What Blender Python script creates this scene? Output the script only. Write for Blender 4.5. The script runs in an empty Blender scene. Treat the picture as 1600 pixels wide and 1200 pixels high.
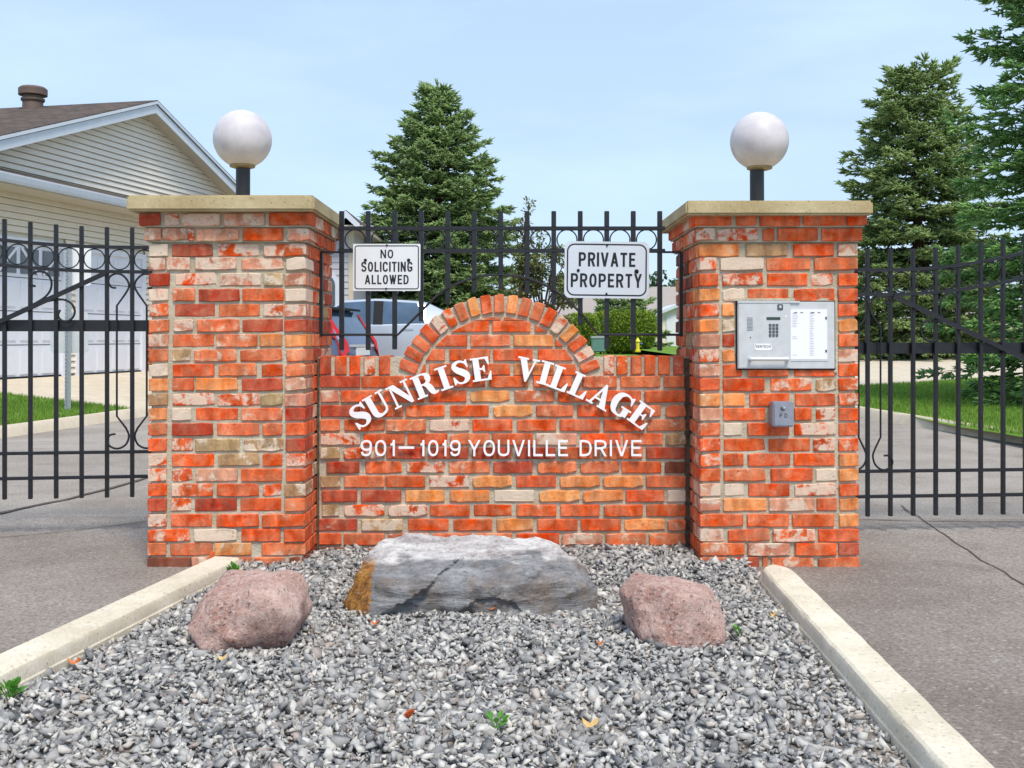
import bpy, bmesh, math, random
import numpy as np
from mathutils import Vector, Matrix, noise
random.seed(7)
rng = np.random.default_rng(7)
R = math.radians
scene = bpy.context.scene
COL = scene.collection

# ------------------------------------------------------------------ camera
F = 1690.0            # focal length in pixels of a 1600 px wide frame
PITCH = R(1.0)
CAMZ = 1.10
HORIZON = 528.0
CY = HORIZON - F * math.tan(PITCH)
cam = bpy.data.cameras.new('camera')
cam.sensor_width = 36.0
cam.lens = 36.0 * F / 1600.0
cam.shift_y = -(600.0 - CY) / 1600.0
cam.clip_start = 0.05
cam.clip_end = 2000.0
camo = bpy.data.objects.new('camera', cam)
camo.location = (0, 0, CAMZ)
camo.rotation_euler = (R(90) + PITCH, 0, 0)
COL.objects.link(camo)
scene.camera = camo

# ------------------------------------------------------------------ sky
SUN_DIR = Vector((0.20, -0.58, 1.0)).normalized()     # towards the sun
world = bpy.data.worlds.new('World')
scene.world = world
world.use_nodes = True
wt = world.node_tree
for n in list(wt.nodes):
    wt.nodes.remove(n)
wo = wt.nodes.new('ShaderNodeOutputWorld')
bg = wt.nodes.new('ShaderNodeBackground')
sky = wt.nodes.new('ShaderNodeTexSky')
sky.sky_type = 'NISHITA'
sky.sun_disc = False
sky.sun_elevation = math.asin(SUN_DIR.z)
sky.sun_rotation = math.atan2(SUN_DIR.x, SUN_DIR.y)
sky.air_density = 1.0
sky.dust_density = 0.6
sky.ozone_density = 1.5
# thin high cloud over the whole dome
wtc = wt.nodes.new('ShaderNodeTexCoord')
wmap = wt.nodes.new('ShaderNodeMapping')
wmap.inputs['Scale'].default_value = (1.2, 1.2, 5.0)
wno = wt.nodes.new('ShaderNodeTexNoise')
wno.inputs['Scale'].default_value = 2.2
wno.inputs['Detail'].default_value = 6
wno.inputs['Roughness'].default_value = 0.55
wrm = wt.nodes.new('ShaderNodeMapRange')
wrm.inputs['From Min'].default_value = 0.42
wrm.inputs['From Max'].default_value = 0.78
wrm.inputs['To Min'].default_value = 0.62
wrm.inputs['To Max'].default_value = 0.90
wmx = wt.nodes.new('ShaderNodeMix')
wmx.data_type = 'RGBA'
wmx.inputs[7].default_value = (6.1, 8.0, 10.6, 1)
wt.links.new(wtc.outputs['Generated'], wmap.inputs['Vector'])
wt.links.new(wmap.outputs[0], wno.inputs['Vector'])
wt.links.new(wno.outputs[0], wrm.inputs[0])
wt.links.new(wrm.outputs[0], wmx.inputs[0])
wt.links.new(sky.outputs[0], wmx.inputs[6])
wt.links.new(wmx.outputs[2], bg.inputs[0])
bg.inputs[1].default_value = 0.10
wt.links.new(bg.outputs[0], wo.inputs[0])

# ------------------------------------------------------------------ sun
sl = bpy.data.lights.new('sun', 'SUN')
sl.energy = 3.0
sl.angle = R(16)
sl.color = (1.0, 0.92, 0.80)
slo = bpy.data.objects.new('sun', sl)
slo.rotation_euler = (-SUN_DIR).to_track_quat('-Z', 'Y').to_euler()
slo.location = SUN_DIR * 60
COL.objects.link(slo)

scene.view_settings.view_transform = 'Standard'
scene.view_settings.look = 'None'
scene.view_settings.exposure = 0.30
scene.view_settings.gamma = 1.0
scene.view_settings.use_curve_mapping = False

# ------------------------------------------------------------------ helpers
def PX(u, v, Y):
    """a place in the photograph (1600 px wide) at a known depth, in metres"""
    dx = (u - 800.0) / F
    dz = (CY - v) / F
    yd = math.cos(PITCH) - dz * math.sin(PITCH)
    zd = math.sin(PITCH) + dz * math.cos(PITCH)
    t = Y / yd
    return Vector((dx * t, Y, CAMZ + zd * t))

def lin(c):
    c /= 255.0
    return c / 12.92 if c <= 0.04045 else ((c + 0.055) / 1.055) ** 2.4

def rgb(r, g, b):
    return (lin(r), lin(g), lin(b), 1.0)

class NT:
    def __init__(self, name):
        self.m = bpy.data.materials.new(name)
        self.m.use_nodes = True
        self.t = self.m.node_tree
        self.b = self.t.nodes['Principled BSDF']
        self.o = self.t.nodes['Material Output']
    def n(self, kind, **kw):
        nd = self.t.nodes.new(kind)
        for k, v in kw.items():
            setattr(nd, k, v)
        return nd
    def l(self, a, b):
        self.t.links.new(a, b)
    def coord(self, which='Object', scale=(1, 1, 1), rnd=False):
        tc = self.n('ShaderNodeTexCoord')
        mp = self.n('ShaderNodeMapping')
        mp.inputs['Scale'].default_value = scale
        if rnd:
            oi = self.n('ShaderNodeObjectInfo')
            mu = self.n('ShaderNodeMath', operation='MULTIPLY')
            mu.inputs[1].default_value = 57.3
            self.l(oi.outputs['Random'], mu.inputs[0])
            ad = self.n('ShaderNodeVectorMath', operation='ADD')
            self.l(tc.outputs[which], ad.inputs[0])
            self.l(mu.outputs[0], ad.inputs[1])
            self.l(ad.outputs[0], mp.inputs[0])
        else:
            self.l(tc.outputs[which], mp.inputs[0])
        return mp.outputs[0]
    def noise(self, vec, scale, detail=4, rough=0.55, dist=0.0):
        nn = self.n('ShaderNodeTexNoise')
        nn.inputs['Scale'].default_value = scale
        nn.inputs['Detail'].default_value = detail
        nn.inputs['Roughness'].default_value = rough
        nn.inputs['Distortion'].default_value = dist
        if vec is not None:
            self.l(vec, nn.inputs['Vector'])
        return nn.outputs[0]
    def rng(self, val, a, b, c=0.0, d=1.0):
        mr = self.n('ShaderNodeMapRange')
        for i, x in zip((1, 2, 3, 4), (a, b, c, d)):
            mr.inputs[i].default_value = x
        self.l(val, mr.inputs[0])
        return mr.outputs[0]
    def ramp(self, val, stops):
        cr = self.n('ShaderNodeValToRGB')
        el = cr.color_ramp.elements
        while len(el) < len(stops):
            el.new(0.5)
        for e, (p, c) in zip(el, stops):
            e.position = p
            e.color = c
        self.l(val, cr.inputs[0])
        return cr.outputs[0]
    def mix(self, fac, a, b, mode='MIX'):
        mx = self.n('ShaderNodeMix', data_type='RGBA', blend_type=mode)
        for i, x in ((0, fac), (6, a), (7, b)):
            if hasattr(x, 'is_linked') or hasattr(x, 'links'):
                self.l(x, mx.inputs[i])
            else:
                mx.inputs[i].default_value = x
        return mx.outputs[2]
    def math(self, op, a, b=None):
        mm = self.n('ShaderNodeMath', operation=op)
        for i, x in ((0, a), (1, b)):
            if x is None:
                continue
            if hasattr(x, 'links'):
                self.l(x, mm.inputs[i])
            else:
                mm.inputs[i].default_value = x
        return mm.outputs[0]
    def bump(self, h, strength=0.3, dist=0.01):
        bp = self.n('ShaderNodeBump')
        bp.inputs['Strength'].default_value = strength
        bp.inputs['Distance'].default_value = dist
        self.l(h, bp.inputs['Height'])
        self.l(bp.outputs[0], self.b.inputs['Normal'])
    def col(self, c):
        if hasattr(c, 'links'):
            self.l(c, self.b.inputs['Base Color'])
        else:
            self.b.inputs['Base Color'].default_value = c
    def set(self, rough=0.6, metal=0.0, spec=0.5):
        self.b.inputs['Roughness'].default_value = rough
        self.b.inputs['Metallic'].default_value = metal
        self.b.inputs['Specular IOR Level'].default_value = spec
        return self

M = {}
def simple(name, c, rough=0.6, metal=0.0, spec=0.5, var=0.12, scale=14.0, bump=0.0):
    t = NT(name).set(rough, metal, spec)
    v = t.coord('Object')
    nz = t.noise(v, scale, 5, 0.6)
    a = tuple(x * (1 - var) for x in c[:3]) + (1,)
    b = tuple(min(1, x * (1 + var)) for x in c[:3]) + (1,)
    t.col(t.mix(t.rng(nz, 0.3, 0.7), a, b))
    if bump:
        t.bump(nz, bump, 0.004)
    M[name] = t.m
    return t.m

# ------------------------------------------------------------------ materials
def mat_brick():
    t = NT('old_brick').set(0.85, 0, 0.25)
    v = t.coord('Object', rnd=True)
    oi = t.n('ShaderNodeObjectInfo')
    base = oi.outputs['Color']
    fine = t.noise(v, 80, 5, 0.8)
    mid = t.noise(v, 15, 5, 0.62, 0.5)
    big = t.noise(t.coord('Object', (1, 1, 0.35), rnd=True), 22, 2, 0.5)
    hs = t.n('ShaderNodeHueSaturation')
    t.l(base, hs.inputs['Color'])
    t.l(t.rng(big, 0.35, 0.65, 0.72, 1.22), hs.inputs['Value'])
    t.l(t.rng(mid, 0.3, 0.7, 1.06, 0.86), hs.inputs['Saturation'])
    t.l(t.rng(mid, 0.3, 0.7, 0.492, 0.512), hs.inputs['Hue'])
    c = t.mix(t.rng(fine, 0.42, 0.75, 0.0, 0.38), hs.outputs[0], rgb(132, 54, 30))
    # pale old lime and mortar smears
    th = t.math('SUBTRACT', 0.86, t.math('MULTIPLY', oi.outputs['Alpha'], 0.52))
    sm = t.math('ADD', t.math('MULTIPLY', mid, 0.75), t.math('MULTIPLY', fine, 0.25))
    w = t.math('MULTIPLY', t.math('SUBTRACT', sm, t.math('MULTIPLY', th, 0.80)), 13.0)
    wc = t.n('ShaderNodeClamp')
    t.l(w, wc.inputs[0])
    lime = t.mix(fine, rgb(206, 178, 152), rgb(240, 226, 208))
    c = t.mix(t.math('MULTIPLY', wc.outputs[0], 0.82), c, lime)
    # small soot flecks
    sp = t.noise(v, 60, 3, 0.5)
    c = t.mix(t.rng(sp, 0.66, 0.74, 0, 0.6), c, rgb(70, 44, 34))
    t.col(c)
    hgt = t.math('ADD', t.math('MULTIPLY', fine, 0.5), t.math('MULTIPLY', mid, 0.9))
    t.bump(hgt, 0.8, 0.008)
    M['brick'] = t.m
mat_brick()

def mat_mortar():
    t = NT('mortar').set(0.95, 0, 0.15)
    v = t.coord('Object')
    a = t.noise(v, 7, 5, 0.6)
    b = t.noise(v, 140, 4, 0.7)
    c = t.mix(t.rng(a, 0.3, 0.7), rgb(188, 176, 150), rgb(220, 211, 190))
    c = t.mix(t.rng(b, 0.55, 0.8, 0, 0.5), c, rgb(120, 106, 84))
    t.col(c)
    t.bump(t.math('ADD', b, t.noise(v, 34, 4, 0.6)), 0.9, 0.010)
    M['mortar'] = t.m
mat_mortar()

def mat_concrete(name, c1, c2, pit=True, joint=0.0):
    t = NT(name).set(0.9, 0, 0.2)
    v = t.coord('Object')
    a = t.noise(v, 4, 6, 0.65)
    b = t.noise(v, 90, 5, 0.7)
    c = t.mix(t.rng(a, 0.3, 0.7), c1, c2)
    c = t.mix(t.rng(b, 0.4, 0.75, 0, 0.35), c, tuple(x * 0.45 for x in c1[:3]) + (1,))
    if pit:
        vo = t.n('ShaderNodeTexVoronoi')
        vo.inputs['Scale'].default_value = 48
        vo.inputs['Randomness'].default_value = 1.0
        t.l(v, vo.inputs['Vector'])
        sel = t.math('MULTIPLY', t.rng(vo.outputs['Distance'], 0.16, 0.30, 1, 0), t.rng(t.noise(v, 26, 2), 0.48, 0.56))
        c = t.mix(t.math('MULTIPLY', sel, 0.45), c, tuple(x * 0.25 for x in c1[:3]) + (1,))
    t.col(c)
    t.bump(b, 0.45, 0.004)
    M[name] = t.m
mat_concrete('cap_concrete', rgb(172, 152, 112), rgb(206, 190, 152))
mat_concrete('kerb_concrete', rgb(196, 184, 162), rgb(230, 222, 204))
mat_concrete('far_concrete', rgb(196, 182, 160), rgb(216, 204, 184), pit=False)

def mat_asphalt(name, c0, c1):
    t = NT(name).set(0.92, 0, 0.2)
    v = t.coord('Object')
    fine = t.noise(v, 72, 6, 0.85)
    agg = t.n('ShaderNodeTexVoronoi')
    agg.inputs['Scale'].default_value = 85
    t.l(v, agg.inputs['Vector'])
    big = t.noise(v, 0.55, 6, 0.62, 0.4)
    blot = t.noise(v, 2.4, 5, 0.6)
    c = t.mix(t.rng(big, 0.35, 0.68), c0, c1)
    c = t.mix(t.rng(blot, 0.52, 0.78, 0, 0.5), c, rgb(112, 96, 84))
    c = t.mix(t.rng(fine, 0.44, 0.62, 0.0, 0.75), c, rgb(84, 74, 66))
    c = t.mix(t.rng(agg.outputs['Color'], 0.80, 0.90, 0.0, 0.32), c, rgb(206, 198, 188))
    t.col(c)
    h = t.math('ADD', fine, t.math('MULTIPLY', agg.outputs['Distance'], 0.7))
    t.bump(h, 0.7, 0.006)
    M[name] = t.m
mat_asphalt('asphalt', rgb(152, 142, 132), rgb(186, 178, 170))
mat_asphalt('brown_asphalt', rgb(132, 123, 116), rgb(170, 162, 155))

def mat_gravel():
    t = NT('crushed_stone').set(0.92, 0, 0.15)
    g = t.n('ShaderNodeNewGeometry')
    v = t.coord('Object')
    rv = g.outputs['Random Per Island']
    c = t.ramp(rv, [(0.0, rgb(112, 113, 115)), (0.2, rgb(148, 147, 146)), (0.6, rgb(174, 172, 169)),
                    (0.88, rgb(204, 200, 193)), (0.95, rgb(208, 205, 200)), (0.97, rgb(176, 160, 150)), (1.0, rgb(120, 122, 130))])
    a = t.noise(v, 45, 5, 0.7)
    c = t.mix(t.rng(a, 0.45, 0.75, 0, 0.35), c, rgb(118, 116, 114))
    c = t.mix(t.rng(t.noise(v, 2.6, 4, 0.65), 0.50, 0.74, 0, 0.24), c, rgb(150, 136, 122))
    c = t.mix(t.rng(t.noise(v, 160, 3, 0.7), 0.58, 0.75, 0, 0.5), c, rgb(226, 226, 224))
    t.col(c)
    t.bump(t.noise(v, 120, 4, 0.7), 0.5, 0.003)
    M['gravel'] = t.m
mat_gravel()
simple('gravel_bed', rgb(92, 92, 94), 0.95, var=0.3, scale=60, bump=0.5)

def mat_granite():
    t = NT('pink_granite').set(0.85, 0, 0.25)
    v = t.coord('Object')
    sp = t.n('ShaderNodeTexVoronoi')
    sp.inputs['Scale'].default_value = 120
    t.l(v, sp.inputs['Vector'])
    a = t.noise(v, 6, 5, 0.6)
    f = t.noise(v, 62, 5, 0.85)
    c = t.mix(t.rng(a, 0.3, 0.7), rgb(184, 136, 122), rgb(228, 196, 184))
    c = t.mix(t.rng(sp.outputs['Color'], 0.55, 0.75, 0, 0.55), c, rgb(228, 208, 200))
    c = t.mix(t.rng(f, 0.54, 0.62, 0, 0.8), c, rgb(84, 58, 54))
    c = t.mix(t.rng(t.noise(v, 3.2, 3, 0.5, 0.5), 0.58, 0.72, 0, 0.5), c, rgb(104, 78, 74))
    t.col(c)
    t.bump(t.math('ADD', f, t.noise(v, 22, 5, 0.7)), 1.0, 0.014)
    M['granite'] = t.m
mat_granite()

def mat_slab():
    t = NT('layered_slate_boulder').set(0.7, 0, 0.35)
    v = t.coord('Object')
    sv = t.coord('Object', (1.2, 1.2, 6))
    lay = t.noise(sv, 5, 6, 0.65, 0.8)
    a = t.noise(v, 5, 5, 0.6, 0.4)
    f = t.noise(v, 60, 5, 0.75)
    sx = t.n('ShaderNodeSeparateXYZ')
    t.l(v, sx.inputs[0])
    nrm = t.n('ShaderNodeNewGeometry')
    ns = t.n('ShaderNodeSeparateXYZ')
    t.l(nrm.outputs['True Normal'], ns.inputs[0])
    grey = t.mix(t.rng(lay, 0.32, 0.68), rgb(108, 108, 111), rgb(178, 178, 180))
    brown = t.mix(a, rgb(104, 82, 66), rgb(152, 132, 112))
    c = t.mix(t.rng(a, 0.50, 0.68, 0, 0.7), grey, brown)
    # chalky crust on the bedding face on top
    top = t.mix(t.rng(lay, 0.35, 0.6), rgb(168, 158, 158), rgb(234, 231, 228))
    c = t.mix(t.rng(t.math('ADD', sx.outputs['Z'], t.math('MULTIPLY', t.math('SUBTRACT', a, 0.5), 0.10)), 0.186, 0.196), c, top)
    # rusty fracture at the end that points left
    rust = t.ramp(t.noise(t.coord('Object', (5, 5, 1.4)), 9, 5, 0.7, 0.8), [(0.3, rgb(84, 56, 24)), (0.48, rgb(160, 104, 40)), (0.6, rgb(196, 140, 60)), (0.75, rgb(120, 78, 34))])
    edge = t.math('ADD', sx.outputs['X'], t.math('MULTIPLY', t.math('SUBTRACT', f, 0.5), 0.05))
    c = t.mix(t.math('MULTIPLY', t.rng(edge, -0.385, -0.372, 1, 0), t.rng(sx.outputs['Z'], 0.18, 0.20, 1, 0)), c, rust)
    g2 = t.noise(sv, 17, 7, 0.8, 0.3)
    c = t.mix(t.rng(g2, 0.54, 0.64, 0, 0.45), c, rgb(92, 86, 84))
    c = t.mix(t.rng(g2, 0.36, 0.44, 0.45, 0), c, rgb(222, 216, 208))
    c = t.mix(t.rng(f, 0.55, 0.66, 0, 0.6), c, rgb(60, 54, 50))
    t.col(c)
    t.bump(t.math('ADD', t.math('ADD', lay, g2), t.math('MULTIPLY', f, 0.6)), 1.0, 0.016)
    M['slab'] = t.m
mat_slab()

simple('black_iron', rgb(30, 31, 36), 0.42, 0.0, 0.5, 0.35, 40, 0.15)
simple('white_letter', rgb(246, 244, 246), 0.5, 0, 0.4, 0.05, 30)
simple('sign_white', rgb(226, 227, 229), 0.4, 0, 0.5, 0.05, 5)
simple('sign_silver', rgb(206, 213, 222), 0.4, 0, 0.5, 0.05, 5)
simple('sign_black', rgb(28, 30, 36), 0.5, 0, 0.4, 0.1, 30)
simple('brass', rgb(150, 132, 96), 0.5, 0.4, 0.5, 0.2, 40)
simple('aluminium', rgb(208, 209, 210), 0.42, 0.22, 0.5, 0.08, 20)
simple('steel_light', rgb(216, 217, 218), 0.38, 0.3, 0.5, 0.06, 20)
simple('steel_dark', rgb(110, 112, 116), 0.4, 0.6, 0.5, 0.1, 20)
simple('galvanised', rgb(170, 176, 182), 0.5, 0.5, 0.5, 0.15, 30)
simple('grey_box', rgb(152, 156, 168), 0.45, 0.35, 0.5, 0.1, 30)
simple('paper', rgb(240, 240, 246), 0.6, 0, 0.3, 0.02, 5)
simple('ink', rgb(150, 152, 166), 0.7, 0, 0.2, 0.2, 40)
simple('dark_ink', rgb(50, 52, 58), 0.7, 0, 0.2, 0.2, 40)
simple('lcd', rgb(52, 72, 66), 0.25, 0, 0.6, 0.1, 30)
simple('dark_gap', rgb(38, 36, 36), 0.8, 0, 0.2, 0.2, 30)
simple('cream_siding', rgb(232, 221, 202), 0.6, 0, 0.3, 0.04, 3)
simple('gable_siding', rgb(236, 226, 214), 0.6, 0, 0.3, 0.04, 3)
simple('grey_siding', rgb(184, 184, 190), 0.6, 0, 0.3, 0.05, 3)
simple('white_trim', rgb(206, 212, 222), 0.5, 0, 0.4, 0.05, 4)
simple('soffit', rgb(198, 188, 168), 0.6, 0, 0.3, 0.05, 6)
simple('garage_white', rgb(228, 229, 236), 0.5, 0, 0.4, 0.03, 3)
simple('vent_brown', rgb(108, 90, 82), 0.6, 0.2, 0.4, 0.15, 8)
simple('rubber', rgb(26, 26, 28), 0.8, 0, 0.3, 0.2, 20)
simple('plastic_black', rgb(24, 25, 30), 0.6, 0, 0.2, 0.15, 20)
simple('lamp_red', rgb(190, 26, 30), 0.2, 0, 0.6, 0.15, 10)
simple('hydrant_yellow', rgb(222, 206, 50), 0.45, 0, 0.5, 0.08, 12)
simple('hydrant_blue', rgb(40, 70, 120), 0.45, 0, 0.5, 0.1, 12)
simple('bin_teal', rgb(92, 130, 122), 0.5, 0, 0.4, 0.1, 6)
simple('wood_bark', rgb(84, 68, 54), 0.9, 0, 0.2, 0.35, 18, 0.5)
simple('far_brick', rgb(186, 104, 76), 0.9, 0, 0.2, 0.15, 6)
simple('joint_dark', rgb(92, 82, 68), 0.95, 0, 0.1, 0.5, 30, 0.6)
simple('tar', rgb(96, 86, 80), 0.85, 0, 0.2, 0.3, 18)
simple('dry_leaf', rgb(190, 108, 56), 0.7, 0, 0.3, 0.3, 60)
simple('tan_leaf', rgb(208, 172, 112), 0.7, 0, 0.3, 0.25, 60)
simple('shard_clay', rgb(206, 96, 50), 0.85, 0, 0.2, 0.2, 60)

def mat_paint(name, c, metal=0.35):
    t = NT(name).set(0.28, metal, 0.6)
    t.col(c)
    t.b.inputs['Coat Weight'].default_value = 0.6
    t.b.inputs['Coat Roughness'].default_value = 0.06
    t.bump(t.noise(t.coord('Object'), 3, 2), 0.02, 0.01)
    M[name] = t.m
mat_paint('paint_silver', rgb(196, 202, 212))
mat_paint('paint_blue_grey', rgb(92, 106, 136), 0.45)

def mat_glass(name, c, rough=0.04):
    t = NT(name).set(rough, 0.0, 0.9)
    nz = t.noise(t.coord('Object'), 1.7, 3)
    t.col(t.mix(t.rng(nz, 0.35, 0.65), c, tuple(x * 1.7 for x in c[:3]) + (1,)))
    M[name] = t.m
mat_glass('car_glass', rgb(58, 78, 100))
mat_glass('house_glass', rgb(62, 66, 72))

def mat_globe():
    t = NT('opal_globe').set(0.5, 0, 0.4)
    v = t.coord('Object')
    a = t.noise(v, 9, 4)
    t.col(t.mix(t.rng(a, 0.3, 0.7), rgb(186, 180, 186), rgb(216, 211, 215)))
    t.bump(t.noise(v, 18, 3), 0.03, 0.01)
    t.b.inputs['Subsurface Weight'].default_value = 0.25
    t.b.inputs['Subsurface Radius'].default_value = (0.05, 0.05, 0.05)
    M['globe'] = t.m
mat_globe()

def mat_shingle():
    t = NT('asphalt_shingle').set(0.95, 0, 0.15)
    br = t.n('ShaderNodeTexBrick')
    br.inputs['Scale'].default_value = 1.0
    br.inputs['Brick Width'].default_value = 0.3
    br.inputs['Row Height'].default_value = 0.14
    br.inputs['Mortar Size'].default_value = 0.012
    br.inputs['Color1'].default_value = rgb(96, 84, 78)
    br.inputs['Color2'].default_value = rgb(66, 58, 55)
    br.inputs['Mortar'].default_value = rgb(44, 38, 36)
    t.l(t.coord('UV'), br.inputs['Vector'])
    nz = t.noise(t.coord('Object'), 9, 5, 0.7)
    t.col(t.mix(t.rng(nz, 0.3, 0.7, 0, 0.5), br.outputs['Color'], rgb(116, 104, 96)))
    t.bump(br.outputs['Fac'], 0.6, -0.01)
    M['shingle'] = t.m
    t = NT('grey_shingle').set(0.95, 0, 0.15)
    br2 = t.noise(t.coord('Object', (1, 1, 3)), 7, 5, 0.7)
    t.col(t.mix(br2, rgb(138, 130, 124), rgb(176, 168, 162)))
    M['grey_shingle'] = t.m
mat_shingle()

def mat_leaf(name, cols, rough=0.55, trans=0.25):
    t = NT(name).set(rough, 0, 0.3)
    g = t.n('ShaderNodeNewGeometry')
    n = len(cols)
    c = t.ramp(g.outputs['Random Per Island'], [(i / (n - 1), x) for i, x in enumerate(cols)])
    nz = t.noise(t.coord('Object'), 1.3, 3)
    c = t.mix(t.rng(nz, 0.35, 0.68, 0, 0.4), c, cols[0])
    t.col(c)
    if trans:
        tr = t.n('ShaderNodeBsdfTranslucent')
        t.l(c, tr.inputs['Color'])
        ms = t.n('ShaderNodeMixShader')
        ms.inputs[0].default_value = trans
        t.l(t.b.outputs[0], ms.inputs[1])
        t.l(tr.outputs[0], ms.inputs[2])
        t.l(ms.outputs[0], t.o.inputs['Surface'])
    M[name] = t.m
mat_leaf('spruce_blue', [rgb(96, 122, 72), rgb(124, 154, 92), rgb(150, 178, 110), rgb(174, 200, 128), rgb(116, 140, 98)])
mat_leaf('spruce_olive', [rgb(98, 122, 68), rgb(128, 154, 90), rgb(154, 178, 110), rgb(178, 200, 132), rgb(118, 140, 94)])
mat_leaf('spruce_fresh', [rgb(88, 130, 70), rgb(116, 162, 88), rgb(146, 192, 106), rgb(170, 210, 128), rgb(104, 144, 92)])
mat_leaf('hedge_leaf', [rgb(70, 96, 30), rgb(104, 132, 42), rgb(142, 164, 52), rgb(170, 184, 66)])
mat_leaf('tree_leaf', [rgb(84, 98, 54), rgb(112, 124, 70), rgb(140, 148, 92), rgb(110, 104, 70)])
mat_leaf('far_leaf', [rgb(58, 82, 54), rgb(80, 106, 68), rgb(104, 130, 84)])
mat_leaf('weed_leaf', [rgb(60, 120, 40), rgb(92, 156, 54), rgb(120, 180, 72)])
mat_leaf('grass_blade', [rgb(84, 120, 40), rgb(112, 150, 52), rgb(136, 172, 66), rgb(150, 176, 84)])

def mat_lawn():
    t = NT('lawn').set(0.9, 0, 0.15)
    v = t.coord('Object')
    a = t.noise(v, 1.1, 5, 0.6)
    b = t.noise(v, 26, 5, 0.75)
    c = t.mix(t.rng(a, 0.3, 0.7), rgb(88, 128, 44), rgb(128, 160, 62))
    c = t.mix(t.rng(b, 0.4, 0.7, 0, 0.6), c, rgb(60, 92, 32))
    t.col(c)
    t.bump(b, 0.8, 0.03)
    M['lawn'] = t.m
mat_lawn()

# ------------------------------------------------------------------ mesh builders
def origin_of(o):
    p = Vector((0, 0, 0))
    while o is not None:
        p += Vector(o.location)
        o = o.parent
    return p

def tag(o, label=None, cat=None, group=None, kind=None):
    if label: o['label'] = label
    if cat: o['category'] = cat
    if group: o['group'] = group
    if kind: o['kind'] = kind
    return o

def empty(name, loc, label=None, cat=None, group=None):
    o = bpy.data.objects.new(name, None)
    o.empty_display_size = 0.2
    o.location = loc
    COL.objects.link(o)
    return tag(o, label, cat, group)

def link_mesh(name, me, mat, parent=None, loc=None):
    o = bpy.data.objects.new(name, me)
    if mat is not None and len(me.materials) == 0:
        me.materials.append(M[mat] if isinstance(mat, str) else mat)
    if parent is not None:
        o.parent = parent
    if loc is not None:
        o.location = loc
    COL.objects.link(o)
    return o

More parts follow.
